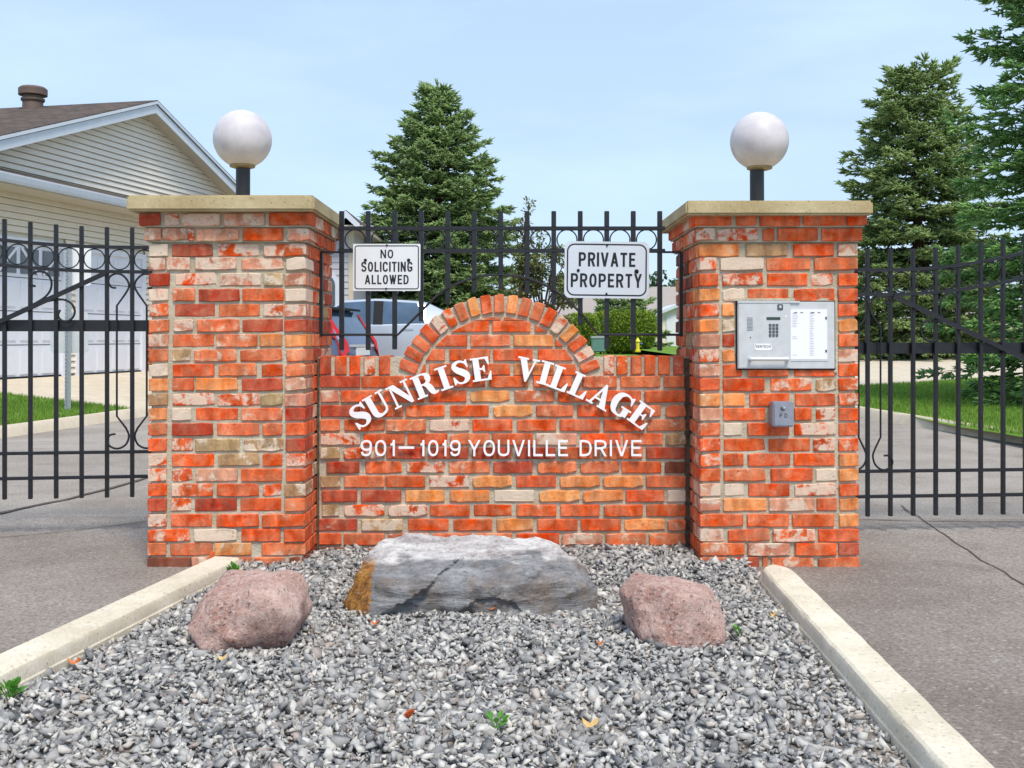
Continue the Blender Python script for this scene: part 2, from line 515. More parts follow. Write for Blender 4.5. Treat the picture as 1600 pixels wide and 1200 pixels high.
class MB:
    def __init__(self):
        self.v = []
        self.f = []
    def add(self, vs, fs):
        k = len(self.v)
        self.v += [tuple(x) for x in vs]
        self.f += [tuple(i + k for i in f) for f in fs]
    def box(self, a, b):
        x0, y0, z0 = a
        x1, y1, z1 = b
        self.add([(x0, y0, z0), (x1, y0, z0), (x1, y1, z0), (x0, y1, z0), (x0, y0, z1), (x1, y0, z1), (x1, y1, z1), (x0, y1, z1)],
                 [(0, 3, 2, 1), (4, 5, 6, 7), (0, 1, 5, 4), (1, 2, 6, 5), (2, 3, 7, 6), (3, 0, 4, 7)])
    def obox(self, c, ax, ay, az):
        """box from centre and three half vectors"""
        c, ax, ay, az = Vector(c), Vector(ax), Vector(ay), Vector(az)
        vs = [c + sx * ax + sy * ay + sz * az for sz in (-1, 1) for sx, sy in ((-1, -1), (1, -1), (1, 1), (-1, 1))]
        self.add(vs, [(0, 3, 2, 1), (4, 5, 6, 7), (0, 1, 5, 4), (1, 2, 6, 5), (2, 3, 7, 6), (3, 0, 4, 7)])
    def bar(self, p, q, w, d=None, up=(0, 1, 0)):
        """square bar from p to q, width w across, depth d along up"""
        p, q = Vector(p), Vector(q)
        d = w if d is None else d
        t = (q - p)
        L = t.length
        t.normalize()
        u = Vector(up)
        u = (u - t * u.dot(t)).normalized()
        s = t.cross(u)
        self.obox((p + q) / 2, t * (L / 2), s * (w / 2), u * (d / 2))
    def tube(self, pts, r, n=8, closed=False, caps=True):
        pts = [Vector(p) for p in pts]
        N = len(pts)
        rad = r if hasattr(r, '__len__') else [r] * N
        k0 = len(self.v)
        tang = []
        for i in range(N):
            if closed:
                a, b = pts[i - 1], pts[(i + 1) % N]
            else:
                a, b = pts[max(0, i - 1)], pts[min(N - 1, i + 1)]
            tang.append((b - a).normalized())
        ref = Vector((0, 1, 0))
        if abs(tang[0].dot(ref)) > 0.9:
            ref = Vector((1, 0, 0))
        for i in range(N):
            t = tang[i]
            u = (ref - t * ref.dot(t))
            if u.length < 1e-4:
                u = t.orthogonal()
            u.normalize()
            ref = u
            w = t.cross(u)
            for j in range(n):
                a = 2 * math.pi * (j + 0.5) / n
                self.v.append(tuple(pts[i] + (u * math.cos(a) + w * math.sin(a)) * rad[i]))
        m = N if closed else N - 1
        for i in range(m):
            for j in range(n):
                a = k0 + i * n + j
                b = k0 + i * n + (j + 1) % n
                c = k0 + ((i + 1) % N) * n + (j + 1) % n
                d = k0 + ((i + 1) % N) * n + j
                self.f.append((a, b, c, d))
        if caps and not closed:
            self.f.append(tuple(k0 + j for j in range(n))[::-1])
            self.f.append(tuple(k0 + (N - 1) * n + j for j in range(n)))
    def lathe(self, c, prof, n=32, axis='z'):
        c = Vector(c)
        k0 = len(self.v)
        for (r, h) in prof:
            for j in range(n):
                a = 2 * math.pi * j / n
                if axis == 'z':
                    p = Vector((r * math.cos(a), r * math.sin(a), h))
                elif axis == 'y':
                    p = Vector((r * math.cos(a), h, r * math.sin(a)))
                else:
                    p = Vector((h, r * math.cos(a), r * math.sin(a)))
                self.v.append(tuple(c + p))
        for i in range(len(prof) - 1):
            for j in range(n):
                self.f.append((k0 + i * n + j, k0 + i * n + (j + 1) % n, k0 + (i + 1) * n + (j + 1) % n, k0 + (i + 1) * n + j))
        self.f.append(tuple(k0 + j for j in range(n))[::-1])
        self.f.append(tuple(k0 + (len(prof) - 1) * n + j for j in range(n)))
    def prism(self, poly, fn, d0, d1):
        """poly: 2D outline; fn(x, y, d) -> point; faces at depth d0 and d1"""
        n = len(poly)
        vs = [fn(x, y, d0) for x, y in poly] + [fn(x, y, d1) for x, y in poly]
        fs = [tuple(range(n)), tuple(range(2 * n - 1, n - 1, -1))]
        for i in range(n):
            j = (i + 1) % n
            fs.append((j, i, n + i, n + j))
        self.add(vs, fs)
    def build(self, name, mat, parent=None, smooth=False, bevel=0.0, local=False, uv=None, angle=35):
        o0 = Vector((0, 0, 0)) if local else (origin_of(parent) if parent is not None else Vector((0, 0, 0)))
        me = bpy.data.meshes.new(name)
        me.from_pydata([(x - o0.x, y - o0.y, z - o0.z) for x, y, z in self.v], [], self.f)
        bm = bmesh.new()
        bm.from_mesh(me)
        bmesh.ops.recalc_face_normals(bm, faces=bm.faces)
        if bevel:
            es = [e for e in bm.edges if len(e.link_faces) == 2 and e.calc_face_angle(0) > 0.6]
            bmesh.ops.bevel(bm, geom=es, offset=bevel, segments=2, affect='EDGES', clamp_overlap=True)
        bm.to_mesh(me)
        bm.free()
        if uv is not None:
            ul = me.uv_layers.new(name='UVMap')
            for lp in me.loops:
                p = me.vertices[lp.vertex_index].co + o0
                ul.data[lp.index].uv = uv(p)
        if smooth:
            me.shade_smooth()
            me.set_sharp_from_angle(angle=R(angle))
        return link_mesh(name, me, mat, parent)

def catmull(pts, n=6, closed=False):
    P = [Vector(p) for p in pts]
    out = []
    N = len(P)
    for i in range(N if closed else N - 1):
        p0 = P[i - 1] if (closed or i > 0) else P[0] * 2 - P[1]
        p1, p2 = P[i], P[(i + 1) % N]
        p3 = P[(i + 2) % N] if (closed or i + 2 < N) else P[-1] * 2 - P[-2]
        for k in range(n):
            t = k / n
            out.append(0.5 * ((2 * p1) + (p2 - p0) * t + (2 * p0 - 5 * p1 + 4 * p2 - p3) * t * t + (3 * p1 - p0 - 3 * p2 + p3) * t ** 3))
    if not closed:
        out.append(P[-1])
    return out

def sheet(name, mat, corners, nx, ny, zf=None, kind='structure', jitter=0.0):
    """bilinear patch from four corners (counter-clockwise), optional height function"""
    a, b, c, d = [Vector(p) for p in corners]
    vs, fs = [], []
    for j in range(ny + 1):
        for i in range(nx + 1):
            s, t = i / nx, j / ny
            p = a * (1 - s) * (1 - t) + b * s * (1 - t) + c * s * t + d * (1 - s) * t
            if zf:
                p.z += zf(p.x, p.y)
            vs.append(tuple(p))
    for j in range(ny):
        for i in range(nx):
            k = j * (nx + 1) + i
            fs.append((k, k + 1, k + nx + 2, k + nx + 1))
    me = bpy.data.meshes.new(name)
    me.from_pydata(vs, [], fs)
    me.shade_smooth()
    o = link_mesh(name, me, mat)
    tag(o, kind=kind)
    return o

# ================================================================== SETTING
sheet('ground', 'lawn', [(-400, -60, -0.12), (400, -60, -0.12), (400, 900, -0.12), (-400, 900, -0.12)], 2, 2)
road = sheet('road', 'asphalt', [(-16, -10, 0), (16, -10, 0), (16, 58, 0), (-16, 58, 0)], 16, 34)
tag(road, 'weathered grey asphalt driveway on both sides of the brick entrance')

apron = sheet('entrance_apron', 'brown_asphalt', [(-16, -10, 0.004), (16, -10, 0.004), (16, 6.35, 0.004), (-16, 6.9, 0.004)], 24, 16)
tag(apron, 'brown grey asphalt apron before the gates')
def crack(pts, w):
    m = MB()
    P = catmull([Vector((x, y, 0.008)) for x, y in pts], 8)
    L, Rr = [], []
    for i, p in enumerate(P):
        t = (P[min(i + 1, len(P) - 1)] - P[max(0, i - 1)]).normalized()
        s = Vector((-t.y, t.x, 0))
        ww = w * (0.6 + 0.8 * abs(noise.noise(p * 7)))
        j = s * 0.02 * noise.noise(p * 4)
        L.append(p + j + s * ww / 2)
        Rr.append(p + j - s * ww / 2)
    n = len(P)
    m.add(L + Rr, [(i, i + 1, n + i + 1, n + i) for i in range(n - 1)])
    m.build('crack', 'tar', road)
def gp(u, v, z=0.0):
    k = (v - HORIZON) / F
    Y = (CAMZ - z) / k
    return (u - 800) / F * Y, Y
crack([gp(-60, 815), gp(60, 790), gp(140, 772), gp(240, 745)], 0.05)
crack([gp(1405, 790), gp(1450, 820), gp(1520, 868), gp(1660, 950)], 0.012)
crack([gp(-60, 842), gp(60, 836), gp(230, 815)], 0.012)
crack([gp(1345, 812), gp(1450, 815), gp(1640, 816)], 0.014)

# kerbs of the road behind the gates, the lawns and the concrete aprons
def kerb_line(name, pts, w, h, label, side=1, mat='far_concrete', z0=-0.03, rnd=0.02):
    m = MB()
    P = catmull([Vector((x, y, 0)) for x, y in pts], 6)
    prof = [(0, z0), (0.05, h - 0.03), (0.08, h), (w - rnd, h), (w, h - rnd), (w, z0)]
    n = len(prof)
    vs = []
    for i, p in enumerate(P):
        t = (P[min(i + 1, len(P) - 1)] - P[max(0, i - 1)]).normalized()
        s = Vector((-t.y, t.x, 0)) * side
        for a, b in prof:
            vs.append(p + s * a + Vector((0, 0, b)))
    fs = []
    for i in range(len(P) - 1):
        for j in range(n - 1):
            fs.append((i * n + j, i * n + j + 1, (i + 1) * n + j + 1, (i + 1) * n + j))
    fs.append(tuple(range(n)))
    fs.append(tuple((len(P) - 1) * n + j for j in range(n)))
    m.add(vs, fs)
    o = m.build(name, mat, smooth=True)
    tag(o, label, None, None, 'structure')
    return o
kerb_line('road_kerb', [(-6.6, 7.6), (-5.75, 11.0), (-5.35, 13.4), (-5.1, 15.3)], 0.2, 0.12, 'pale concrete kerb along the lawn behind the gate with the sign post', 1)
kerb_line('road_kerb', [(6.6, 8.0), (5.5, 10.2), (5.05, 13.0), (4.8, 16.0), (4.75, 20.8)], 0.2, 0.12, 'pale concrete kerb along the lawn behind the gate beside the intercom', -1)

sheet('lawn', 'lawn', [(-12.5, 7.6, 0.40), (-6.75, 7.6, 0.10), (-5.28, 15.2, 0.10), (-9.2, 16.55, 0.42)], 20, 20, lambda x, y: 0.02 * noise.noise(Vector((x, y, 0))))
sheet('concrete_apron', 'far_concrete', [(-9.25, 16.5, 0.43), (-5.1, 15.2, 0.06), (-4.5, 27.0, 0.10), (-6.6, 27.5, 0.43)], 8, 12)
sheet('lawn', 'lawn', [(5.15, 8.0, 0.10), (16, 8.0, 0.35), (16, 23.5, 0.55), (4.9, 20.6, 0.11)], 24, 24, lambda x, y: 0.03 * noise.noise(Vector((x * .6, y * .6, 3))))
sheet('concrete_apron', 'far_concrete', [(4.6, 20.4, 0.09), (16, 23.2, 0.53), (22, 33.0, 0.80), (4.4, 30.0, 0.34)], 12, 10)
sheet('lawn', 'lawn', [(6.5, 29.6, 0.37), (60, 30, 0.9), (60, 120, 1.2), (6.5, 120, 0.8)], 14, 14)
sheet('lawn', 'lawn', [(-40, 34, 0.16), (12, 34, 0.16), (16, 140, 0.50), (-40, 140, 0.50)], 14, 14)

# island kerbs either side of the gravel bed
def island_kerb(name, near_out, near_in, far_in, far_out, label, rounded=True):
    """kerb between two edges, with worn top, given the top outline in plan"""
    m = MB()
    n = 60
    vs = []
    H = 0.085
    prof = [(-0.03, -0.04), (0.0, 0.066), (0.035, 0.079), (0.10, H), (0.90, H), (0.965, 0.079), (1.0, 0.068), (1.02, 0.035), (1.05, 0.03), (1.06, -0.04)]
    for i in range(n + 1):
        t = i / n
        a = Vector(near_out).lerp(Vector(far_out), t)
        b = Vector(near_in).lerp(Vector(far_in), t)
        sc = 1.0
        if rounded and t > 0.955:
            k = (t - 0.955) / 0.045
            sc = math.sqrt(max(0.02, 1 - k * k))
        mid = (a + b) / 2
        for s, z in prof:
            q = a.lerp(b, s)
            q = mid + (q - mid) * sc
            w = 0.0025 * noise.noise(Vector((q.x * 5, q.y * 5, s * 3))) + 0.0016 * noise.noise(Vector((q.x * 19, q.y * 19, s * 9)))
            chip = -0.012 * max(0.0, noise.noise(Vector((q.x * 9, q.y * 9, 5.0))) - 0.25) if s in (0.035, 0.965, 0.0, 1.0) else 0.0
            vs.append((q.x + w, q.y, z + w * 0.6 + chip))
    k = len(prof)
    fs = [(i * k + j, i * k + j + 1, (i + 1) * k + j + 1, (i + 1) * k + j) for i in range(n) for j in range(k - 1)]
    fs += [tuple(range(k)), tuple(n * k + j for j in range(k))]
    m.add(vs, fs)
    o = m.build(name, 'kerb_concrete', smooth=True, angle=28)
    tag(o, label, None, None, 'structure')
    return o
KL_out0, KL_out1 = (-1.905, 2.05, 0), (-1.395, 5.05, 0)
KL_in0, KL_in1 = (-1.745, 2.05, 0), (-1.255, 5.02, 0)
KR_out0, KR_out1 = (1.128, 2.0, 0), (1.242, 4.86, 0)
KR_in0, KR_in1 = (0.998, 2.0, 0), (1.100, 4.86, 0)
island_kerb('island_kerb', KL_out0, KL_in0, KL_in1, KL_out1, 'cream concrete kerb running to the pillar without the intercom', False)
island_kerb('island_kerb', KR_out0, KR_in0, KR_in1, KR_out1, 'cream concrete kerb with a rounded end before the intercom pillar')

# ================================================================== BRICKWORK
COLS = {
    'R': ((226, 94, 40), 0.04), 'D': ((186, 74, 46), 0.03), 'B': ((128, 70, 50), 0.10), 'P': ((214, 146, 116), 0.45),
    'S': ((224, 114, 68), 0.22), 'O': ((238, 146, 80), 0.14), 'W': ((226, 188, 160), 0.80), 'T': ((184, 148, 106), 0.40), 'M': ((224, 96, 42), 0.54),
}
BRICK_CACHE = {}
brick_rng = random.Random(11)
def brick_mesh(w, h, d, k, key='r'):
    """worn brick, centred in w and h, face at y=0 and body to y=d"""
    kk = (key, round(w, 2), round(h, 3), round(d, 2), k)
    if kk in BRICK_CACHE:
        return BRICK_CACHE[kk]
    r = random.Random(hash((round(w * 100), round(h * 1000), round(d * 100), k)) & 0xffff)
    W, H = round(w, 2) / 2, h / 2
    c = (0.0022, 0.0035, 0.008)[k % 3] * r.uniform(.7, 1.3)
    out = []
    worn = (0.0011, 0.0021, 0.0036)[k % 3]
    def side(p, q, n):
        for i in range(n):
            t = i / n
            out.append((p[0] + (q[0] - p[0]) * t + r.uniform(-worn, worn), p[1] + (q[1] - p[1]) * t + r.uniform(-worn, worn)))
    nl = 4 if W > 0.05 else 2
    side((-W + c, -H), (W - c, -H), nl)
    side((W, -H + c), (W, H - c), 1)
    out.append((W + r.uniform(-worn, 0), H - c * 0.9))
    side((W - c, H), (-W + c, H), nl)
    side((-W, H - c), (-W, -H + c), 1)
    out.append((-W - r.uniform(-worn, 0), -H + c * 0.9))
    n = len(out)
    bev = 0.0032
    vs = []
    for x, z in out:
        vs.append((x * (1 - bev / max(W, .02)), r.uniform(-0.0012, 0.0016), z * (1 - bev / H)))
    for x, z in out:
        vs.append((x, bev, z))
    for x, z in out:
        vs.append((x, d, z))
    fs = [tuple(range(n))]
    for a in (0, n):
        for i in range(n):
            j = (i + 1) % n
            fs.append((a + j, a + i, a + n + i, a + n + j))
    me = bpy.data.meshes.new('brick')
    me.from_pydata(vs, [], fs)
    bm = bmesh.new(); bm.from_mesh(me)
    bmesh.ops.recalc_face_normals(bm, faces=bm.faces)
    bm.to_mesh(me); bm.free()
    me.materials.append(M['brick'])
    BRICK_CACHE[kk] = me
    return me

def brick_colour(o, code):
    c, a = COLS[code]
    v = brick_rng.uniform(0.88, 1.12)
    g = brick_rng.uniform(0.9, 1.12)
    o.color = (min(1, lin(c[0]) * v), lin(c[1]) * v * g, lin(c[2]) * v * g, min(1, max(0, a + brick_rng.uniform(-0.12, 0.14))))

def place_brick(parent, pos, w, h, d, code, rz=0.0, rx=0.0, ry=0.0):
    """pos: centre of the brick's face in world space"""
    k = brick_rng.randrange(3)
    if code in 'RD' and k == 2:
        k = 0
    me = brick_mesh(w, h, d, k)
    o = bpy.data.objects.new('brick', me)
    o.parent = parent
    o.location = Vector(pos) - origin_of(parent)
    o.rotation_euler = (rx + brick_rng.gauss(0, 0.004), ry + brick_rng.gauss(0, 0.006), rz + brick_rng.gauss(0, 0.006))
    o.scale = (w / round(w, 2) if round(w, 2) > 0 else 1, 1, 1)
    brick_colour(o, code)
    COL.objects.link(o)
    return o

SIDECODES = 'RDSSPRDMDSRBRSTDR'
ROWY = [344, 366.9, 390.6, 412.3, 436.6, 460.8, 484.8, 508.9, 532, 555.5, 578.6, 600.9, 624.8, 647.4, 671.2, 695.4, 718.7, 742.6, 765.9, 789, 813.6, 836.8, 858.6, 881]

LEFT = [
 '68 185 D 205 290 M 312 535 M 555 798 P 822 1090 R',
 '93 190 P 195 340 P 348 382 M 392 645 P 668 905 R 930 1042 P',
 '122 230 W 252 490 D 522 765 M 790 1035 M',
 '118 215 P 222 360 P 388 632 P 660 905 P 922 1040 W',
 '122 240 D 270 510 M 535 775 P 795 905 T 918 1045 P',
 '122 235 W 260 390 S 410 650 D 668 910 R 920 1040 W',
 '122 235 M 270 505 D 528 770 S 788 905 M 915 1040 P',
 '122 240 S 265 380 P 402 650 S 668 905 D 915 1045 D',
 '120 235 P 258 502 S 515 757 S 770 903 O 918 1038 O',
 '118 235 S 258 365 T 385 632 S 655 900 S 930 1038 S',
 '118 235 W 262 505 R 528 750 S 782 905 R 918 1038 S',
 '118 235 O 258 385 R 395 642 O 665 905 D 918 1038 P',
 '118 235 T 258 505 M 522 768 M 775 905 T 918 1038 P',
 '118 228 O 255 370 W 395 645 R 665 905 S 922 1038 D',
 '118 230 S 258 498 D 520 768 S 790 905 S 925 1036 R',
 '116 228 R 255 380 M 395 655 T 675 912 T 925 1040 D',
 '116 228 M 258 505 R 528 768 T 790 905 R 928 1038 M',
 '115 228 M 255 378 M 400 645 P 665 905 R 928 1038 R',
 '115 230 R 258 500 M 522 768 R 790 900 M 918 1038 T',
 '115 230 D 255 372 M 395 640 D 660 900 R 922 1038 S',
 '115 230 M 255 495 R 522 768 R 790 1042 R',
 '115 365 M 388 640 W 668 895 R 918 1036 R',
 '118 228 S 248 500 S 512 725 O 785 1034 S',
 '120 375 B 385 470 P 500 620 S 640 730 S 745 925 S 945 1034 B',
]
RIGHT = [
 '238 465 R 495 610 R 630 865 R 885 1130 R 1142 1255 R',
 '255 368 M 380 620 M 648 715 R 735 970 R 993 1230 R',
 '258 508 O 548 793 T 828 1065 R 1088 1205 P',
 '268 375 M 398 652 W 670 928 S 950 1203 S',
 '262 385 R 410 648 M 675 910 R 932 1060 M 1088 1200 R',
 '272 395 O 412 540 W 560 798 R 830 1065 R 1088 1200 R',
 '272 392 M 408 478 O 1088 1200 R',
 '272 388 O 408 480 T 1088 1200 O',
 '272 394 P 410 480 D 1088 1200 S',
 '275 390 M 410 480 O 1085 1203 P',
 '276 395 P 412 525 R 558 795 R 830 1070 R 1088 1205 R',
 '276 395 R 412 655 R 690 930 M 955 1075 T 1090 1202 M',
 '276 395 O 412 540 O 568 800 R 832 1070 R 1090 1202 M',
 '278 396 P 412 660 R 690 810 R 830 930 R 957 1070 M 1090 1202 R',
 '278 396 S 414 522 W 555 800 R 828 1070 M 1088 1202 R',
 '280 396 M 414 660 R 678 922 R 940 1065 M 1086 1203 M',
 '280 396 M 412 530 R 555 805 R 825 1065 R 1088 1202 O',
 '282 396 R 414 658 S 690 935 R 955 1075 W 1090 1204 O',
 '282 396 P 420 535 W 558 800 R 828 1070 M 1090 1204 R',
 '284 398 P 412 665 O 680 945 P 958 1075 S 1090 1204 O',
 '286 528 R 550 795 R 815 1060 R 1088 1204 O',
 '288 410 P 438 680 S 700 945 M 965 1207 R',
 '292 535 S 552 800 P 828 1070 R 1085 1208 D',
 '300 430 S 455 620 D 640 670 S 690 940 S 965 1210 S',
]
BH = 0.0605
YF, DEP = 5.20, 0.76

def pillar(side):
    rows = LEFT if side < 0 else RIGHT
    off = 200 if side < 0 else 1020
    if side < 0:
        X0, X1 = PX(231.5, 600, YF).x, PX(477.5, 600, YF).x
        lab = 'reclaimed red brick gate pillar without an intercom, under a thick concrete cap'
    else:
        X0, X1 = PX(1093.5, 600, YF).x, PX(1341.5, 600, YF).x
        lab = 'reclaimed red brick gate pillar with the steel intercom set into it'
    cx = (X0 + X1) / 2
    root = empty('brick_pillar', (cx, YF + DEP / 2, 0), lab, 'pillar', 'pillars of the brick entrance')
    def Z(v):
        return PX(800, v, YF).z
    m = MB()
    mj = 0.012                      # joints stand back from the brick faces
    ztop = Z(ROWY[0]) + 0.036
    m.box((X0 + mj, YF + mj, -0.15), (X1 - mj, YF + DEP - mj, ztop))
    m.build('mortar', 'mortar', root, bevel=0.004)
    mc = MB()
    for i, ex in ((0, 0.036), (1, 0.018)):
        z = Z(ROWY[i])
        mc.box((X0 - ex + mj, YF - ex + mj, z - 0.0357), (X1 + ex - mj, YF + DEP + ex - mj, z + 0.0357))
    mc.build('corbel_mortar', 'mortar', root)
    rear = MB()
    for i, row in enumerate(rows):
        z = Z(ROWY[i])
        tok = row.split()
        ex = (0.036, 0.018)[i] if i < 2 else 0.0
        n = len(tok) // 3
        s = YF / F
        dleft = dright = 0.1
        for j in range(n):
            a, b, code = float(tok[3 * j]) / 3.75 + off, float(tok[3 * j + 1]) / 3.75 + off, tok[3 * j + 2]
            xa, xb = (a - 800) * s, (b - 800) * s
            fx = 1 - ex / YF
            xa, xb = xa * fx, xb * fx
            if j == 0: xa = X0 - ex
            if j == n - 1 and not (i == 23 and side < 0 and False): xb = X1 + ex
            w = xb - xa
            edge = (j == 0 or j == n - 1)
            d = 0.1
            if edge:
                d = 0.2 if w < 0.14 else 0.1
                if j == 0: dleft = d
                if j == n - 1: dright = d
            inset = 0.0
            # sunk centre panel in each pillar face
            if 4 <= i <= 19 and not edge and not (side > 0 and i == 4 and False):
                inset = 0.004
            jit = brick_rng.gauss(0, 0.0028)
            place_brick(root, ((xa + xb) / 2, YF - ex + inset + jit, z + brick_rng.gauss(0, 0.0008)), w, BH, d - inset, code)
        # the two flanks
        for sgn, dd in ((-1, dleft), (1, dright)):
            y = YF - ex + dd + 0.012
            yend = YF + DEP + ex
            first = True
            while yend - y > 0.02:
                L = 0.205
                if first and brick_rng.random() < 0.15:
                    L = 0.1
                first = False
                if yend - (y + L) < 0.06:
                    L = yend - y
                    if L > 0.24:
                        L = L / 2 - 0.006
                yc = y + L / 2
                X = X1 + ex if sgn > 0 else X0 - ex
                rz = R(90) if sgn > 0 else R(-90)
                place_brick(root, (X - sgn * brick_rng.uniform(-0.001, 0.002), yc, z), L, BH, 0.095, brick_rng.choice(SIDECODES), rz=rz)
                y += L + 0.012
        # back face, joined
        x = X0 - ex + 0.107
        while x < X1 + ex - 0.16:
            rear.box((x, YF + DEP + ex - 0.06, z - BH / 2), (x + 0.2, YF + DEP + ex, z + BH / 2))
            x += 0.212
    ro = rear.build('rear_brickwork', 'brick', root)
    ro.color = (lin(196), lin(84), lin(52), 0.3)
    tag(ro, kind='stuff')
    # concrete cap
    if side < 0:
        a = PX(197, 304.5, 5.10); b = PX(490.5, 329, 5.10)
        back = PX(532, 340, 6.04).x
    else:
        a = PX(1072, 313, 5.10); b = PX(1365, 335.5, 5.10)
    m = MB()
    xs0, xs1 = a.x, b.x
    nx, ny = 28, 28
    y0, y1 = 5.10, 6.04
    zt, zb = a.z, b.z
    ch = 0.012
    m.box((xs0, y0, zb), (xs1, y1, zt))
    cap = m.build('cap', 'cap_concrete', root, bevel=0.010)
    # ragged mortar bed under the cap
    m = MB()
    m.box((X0 - 0.02, YF - 0.02, ztop - 0.004), (X1 + 0.02, YF + DEP + 0.02, zb + 0.003))
    m.build('mortar_bed', 'mortar', root)
    return root, X0, X1
pl_root, LX0, LX1 = pillar(-1)
pr_root, RX0, RX1 = pillar(1)

# ---- sign wall
YW = 5.50
WTH = 0.20
wall = empty('sign_wall', ((LX1 + RX0) / 2, YW + WTH / 2, 0), 'low red brick wall with an arched top between the two pillars', 'wall')
SW = YW / F
def wx(u): return (u - 800) * SW
def wz(v): return PX(800, v, YW).z
WALL = [
 (596.4, '40 265 D 272 510 R 522 745 R 755 975 R 1000 1220 R', '195 415 R 430 462 R 475 668 S 690 915 S 935 1052 S'),
 (619.2, '40 145 P 157 385 R 400 630 R 655 868 R 890 1112 O', '88 310 S 335 560 R 580 805 R 828 1058 R'),
 (642.3, '40 265 D 272 508 R 525 745 R 775 995 R 1022 1240 O', '210 420 S 445 665 R 690 920 S 945 1058 S'),
 (664.6, '40 150 S 175 405 R 415 640 S 660 885 M 905 1130 R', '102 325 R 345 572 R 595 825 R 838 1058 S'),
 (686.4, '40 265 M 285 520 R 535 760 R 775 1000 S 1015 1245 R', '210 440 P 462 692 R 705 930 R 945 1058 T'),
 (708.2, '40 150 T 172 400 M 415 635 D 655 880 D 900 1125 D', '95 320 D 345 570 R 590 815 R 835 1055 D'),
 (730.4, '75 262 D 295 500 R 530 745 M 770 1000 S 1022 1245 D', '218 438 S 460 680 S 695 920 R 940 1058 B'),
 (752.6, '40 155 T 175 405 S 412 635 R 660 885 M 905 1125 O', '98 322 R 345 570 O 590 815 O 835 1058 S'),
 (775.2, '50 250 D 272 500 D 525 745 O 775 1000 O 1028 1252 W', '228 455 O 475 705 O 718 935 R 955 1058 W'),
 (797.8, '50 145 T 175 402 M 425 645 M 662 888 R 910 1125 R', '100 325 R 348 570 R 595 815 R 835 1058 R'),
 (820.3, '25 250 D 275 508 T 540 768 R 795 1015 R 1040 1245 O', '218 445 R 465 690 R 710 940 O 955 1058 S'),
 (842.6, '28 160 R 175 405 S 425 655 S 675 900 S 920 1130 S', '100 340 R 355 588 P 605 830 S 850 1055 S'),
 (864.8, '40 265 B 285 520 S 535 760 D 775 1000 S 1022 1240 D', '210 420 S 445 665 R 690 920 B 945 1058 S'),
]
WBH = 0.0585
ACX, ACY, ARO, ARI = 780.0, 625.5, 166.0, 136.0
m = MB()
# backing wall: rectangle plus arched hump, one outline
top_v = 558.0
outl = [(wx(496.5), -0.15), (wx(1077), -0.15), (wx(1077), wz(top_v))]
a0 = math.acos((ACY - top_v) / (ARO - 3))
for i in range(33):
    a = a0 - 2 * a0 * i / 32
    outl.append((wx(ACX + (ARO - 3) * math.sin(a)), wz(ACY - (ARO - 3) * math.cos(a))))
outl.append((wx(496.5), wz(top_v)))
m.prism(outl, lambda x, z, d: Vector((x, d, z)), YW + 0.012, YW + WTH - 0.012)
m.build('mortar', 'mortar', wall)
for u0, u1 in ((495.5, 499.2), (1069.5, 1078.5)):
    m = MB()
    m.box((wx(u0), YW + 0.007, -0.1), (wx(u1), YW + 0.05, wz(560)))
    m.build('sealant_joint', 'joint_dark', wall)
for v, l, r in WALL:
    for s, base in ((l, 490), (r, 780)):
        tok = s.split()
        for j in range(len(tok) // 3):
            a = float(tok[3 * j]) / 3.636 + base
            b = float(tok[3 * j + 1]) / 3.636 + base
            a = max(a, 499.0)
            place_brick(wall, (wx((a + b) / 2), YW + brick_rng.gauss(0, 0.0028), wz(v)), (b - a) * SW, WBH, 0.1, tok[3 * j + 2])
# soldier course on both shoulders
sold = [(32, 100, 'D'), (122, 188, 'R'), (205, 265, 'R'), (285, 348, 'M'), (372, 435, 'R')]
for a, b, c in sold:
    u0, u1 = a / 3.636 + 490, b / 3.636 + 490
    place_brick(wall, (wx((u0 + u1) / 2), YW - 0.001, wz(570.8)), (u1 - u0) * SW, 29.5 * SW, WTH, c)
for a, b, c in [(595, 655, 'M'), (668, 730, 'M'), (748, 810, 'R'), (828, 888, 'R'), (905, 970, 'R'), (988, 1050, 'D')]:
    u0, u1 = a / 3.636 + 780, b / 3.636 + 780
    place_brick(wall, (wx((u0 + u1) / 2), YW - 0.001, wz(570.8)), (u1 - u0) * SW, 29.5 * SW, WTH, c)
# arch ring of bricks on edge
NV = 19
amax = R(69.5)
arch_codes = 'RRSRMMSORSORSRMORMR'
for i in range(NV):
    a = -amax + 2 * amax * i / (NV - 1)
    rm = (ARO + ARI) / 2
    u, v = ACX + rm * math.sin(a), ACY - rm * math.cos(a)
    place_brick(wall, (wx(u), YW - 0.003 + brick_rng.gauss(0, 0.001), wz(v)), (15.6 + brick_rng.uniform(-.8, .8)) * SW, 29 * SW, WTH, arch_codes[i], ry=a)
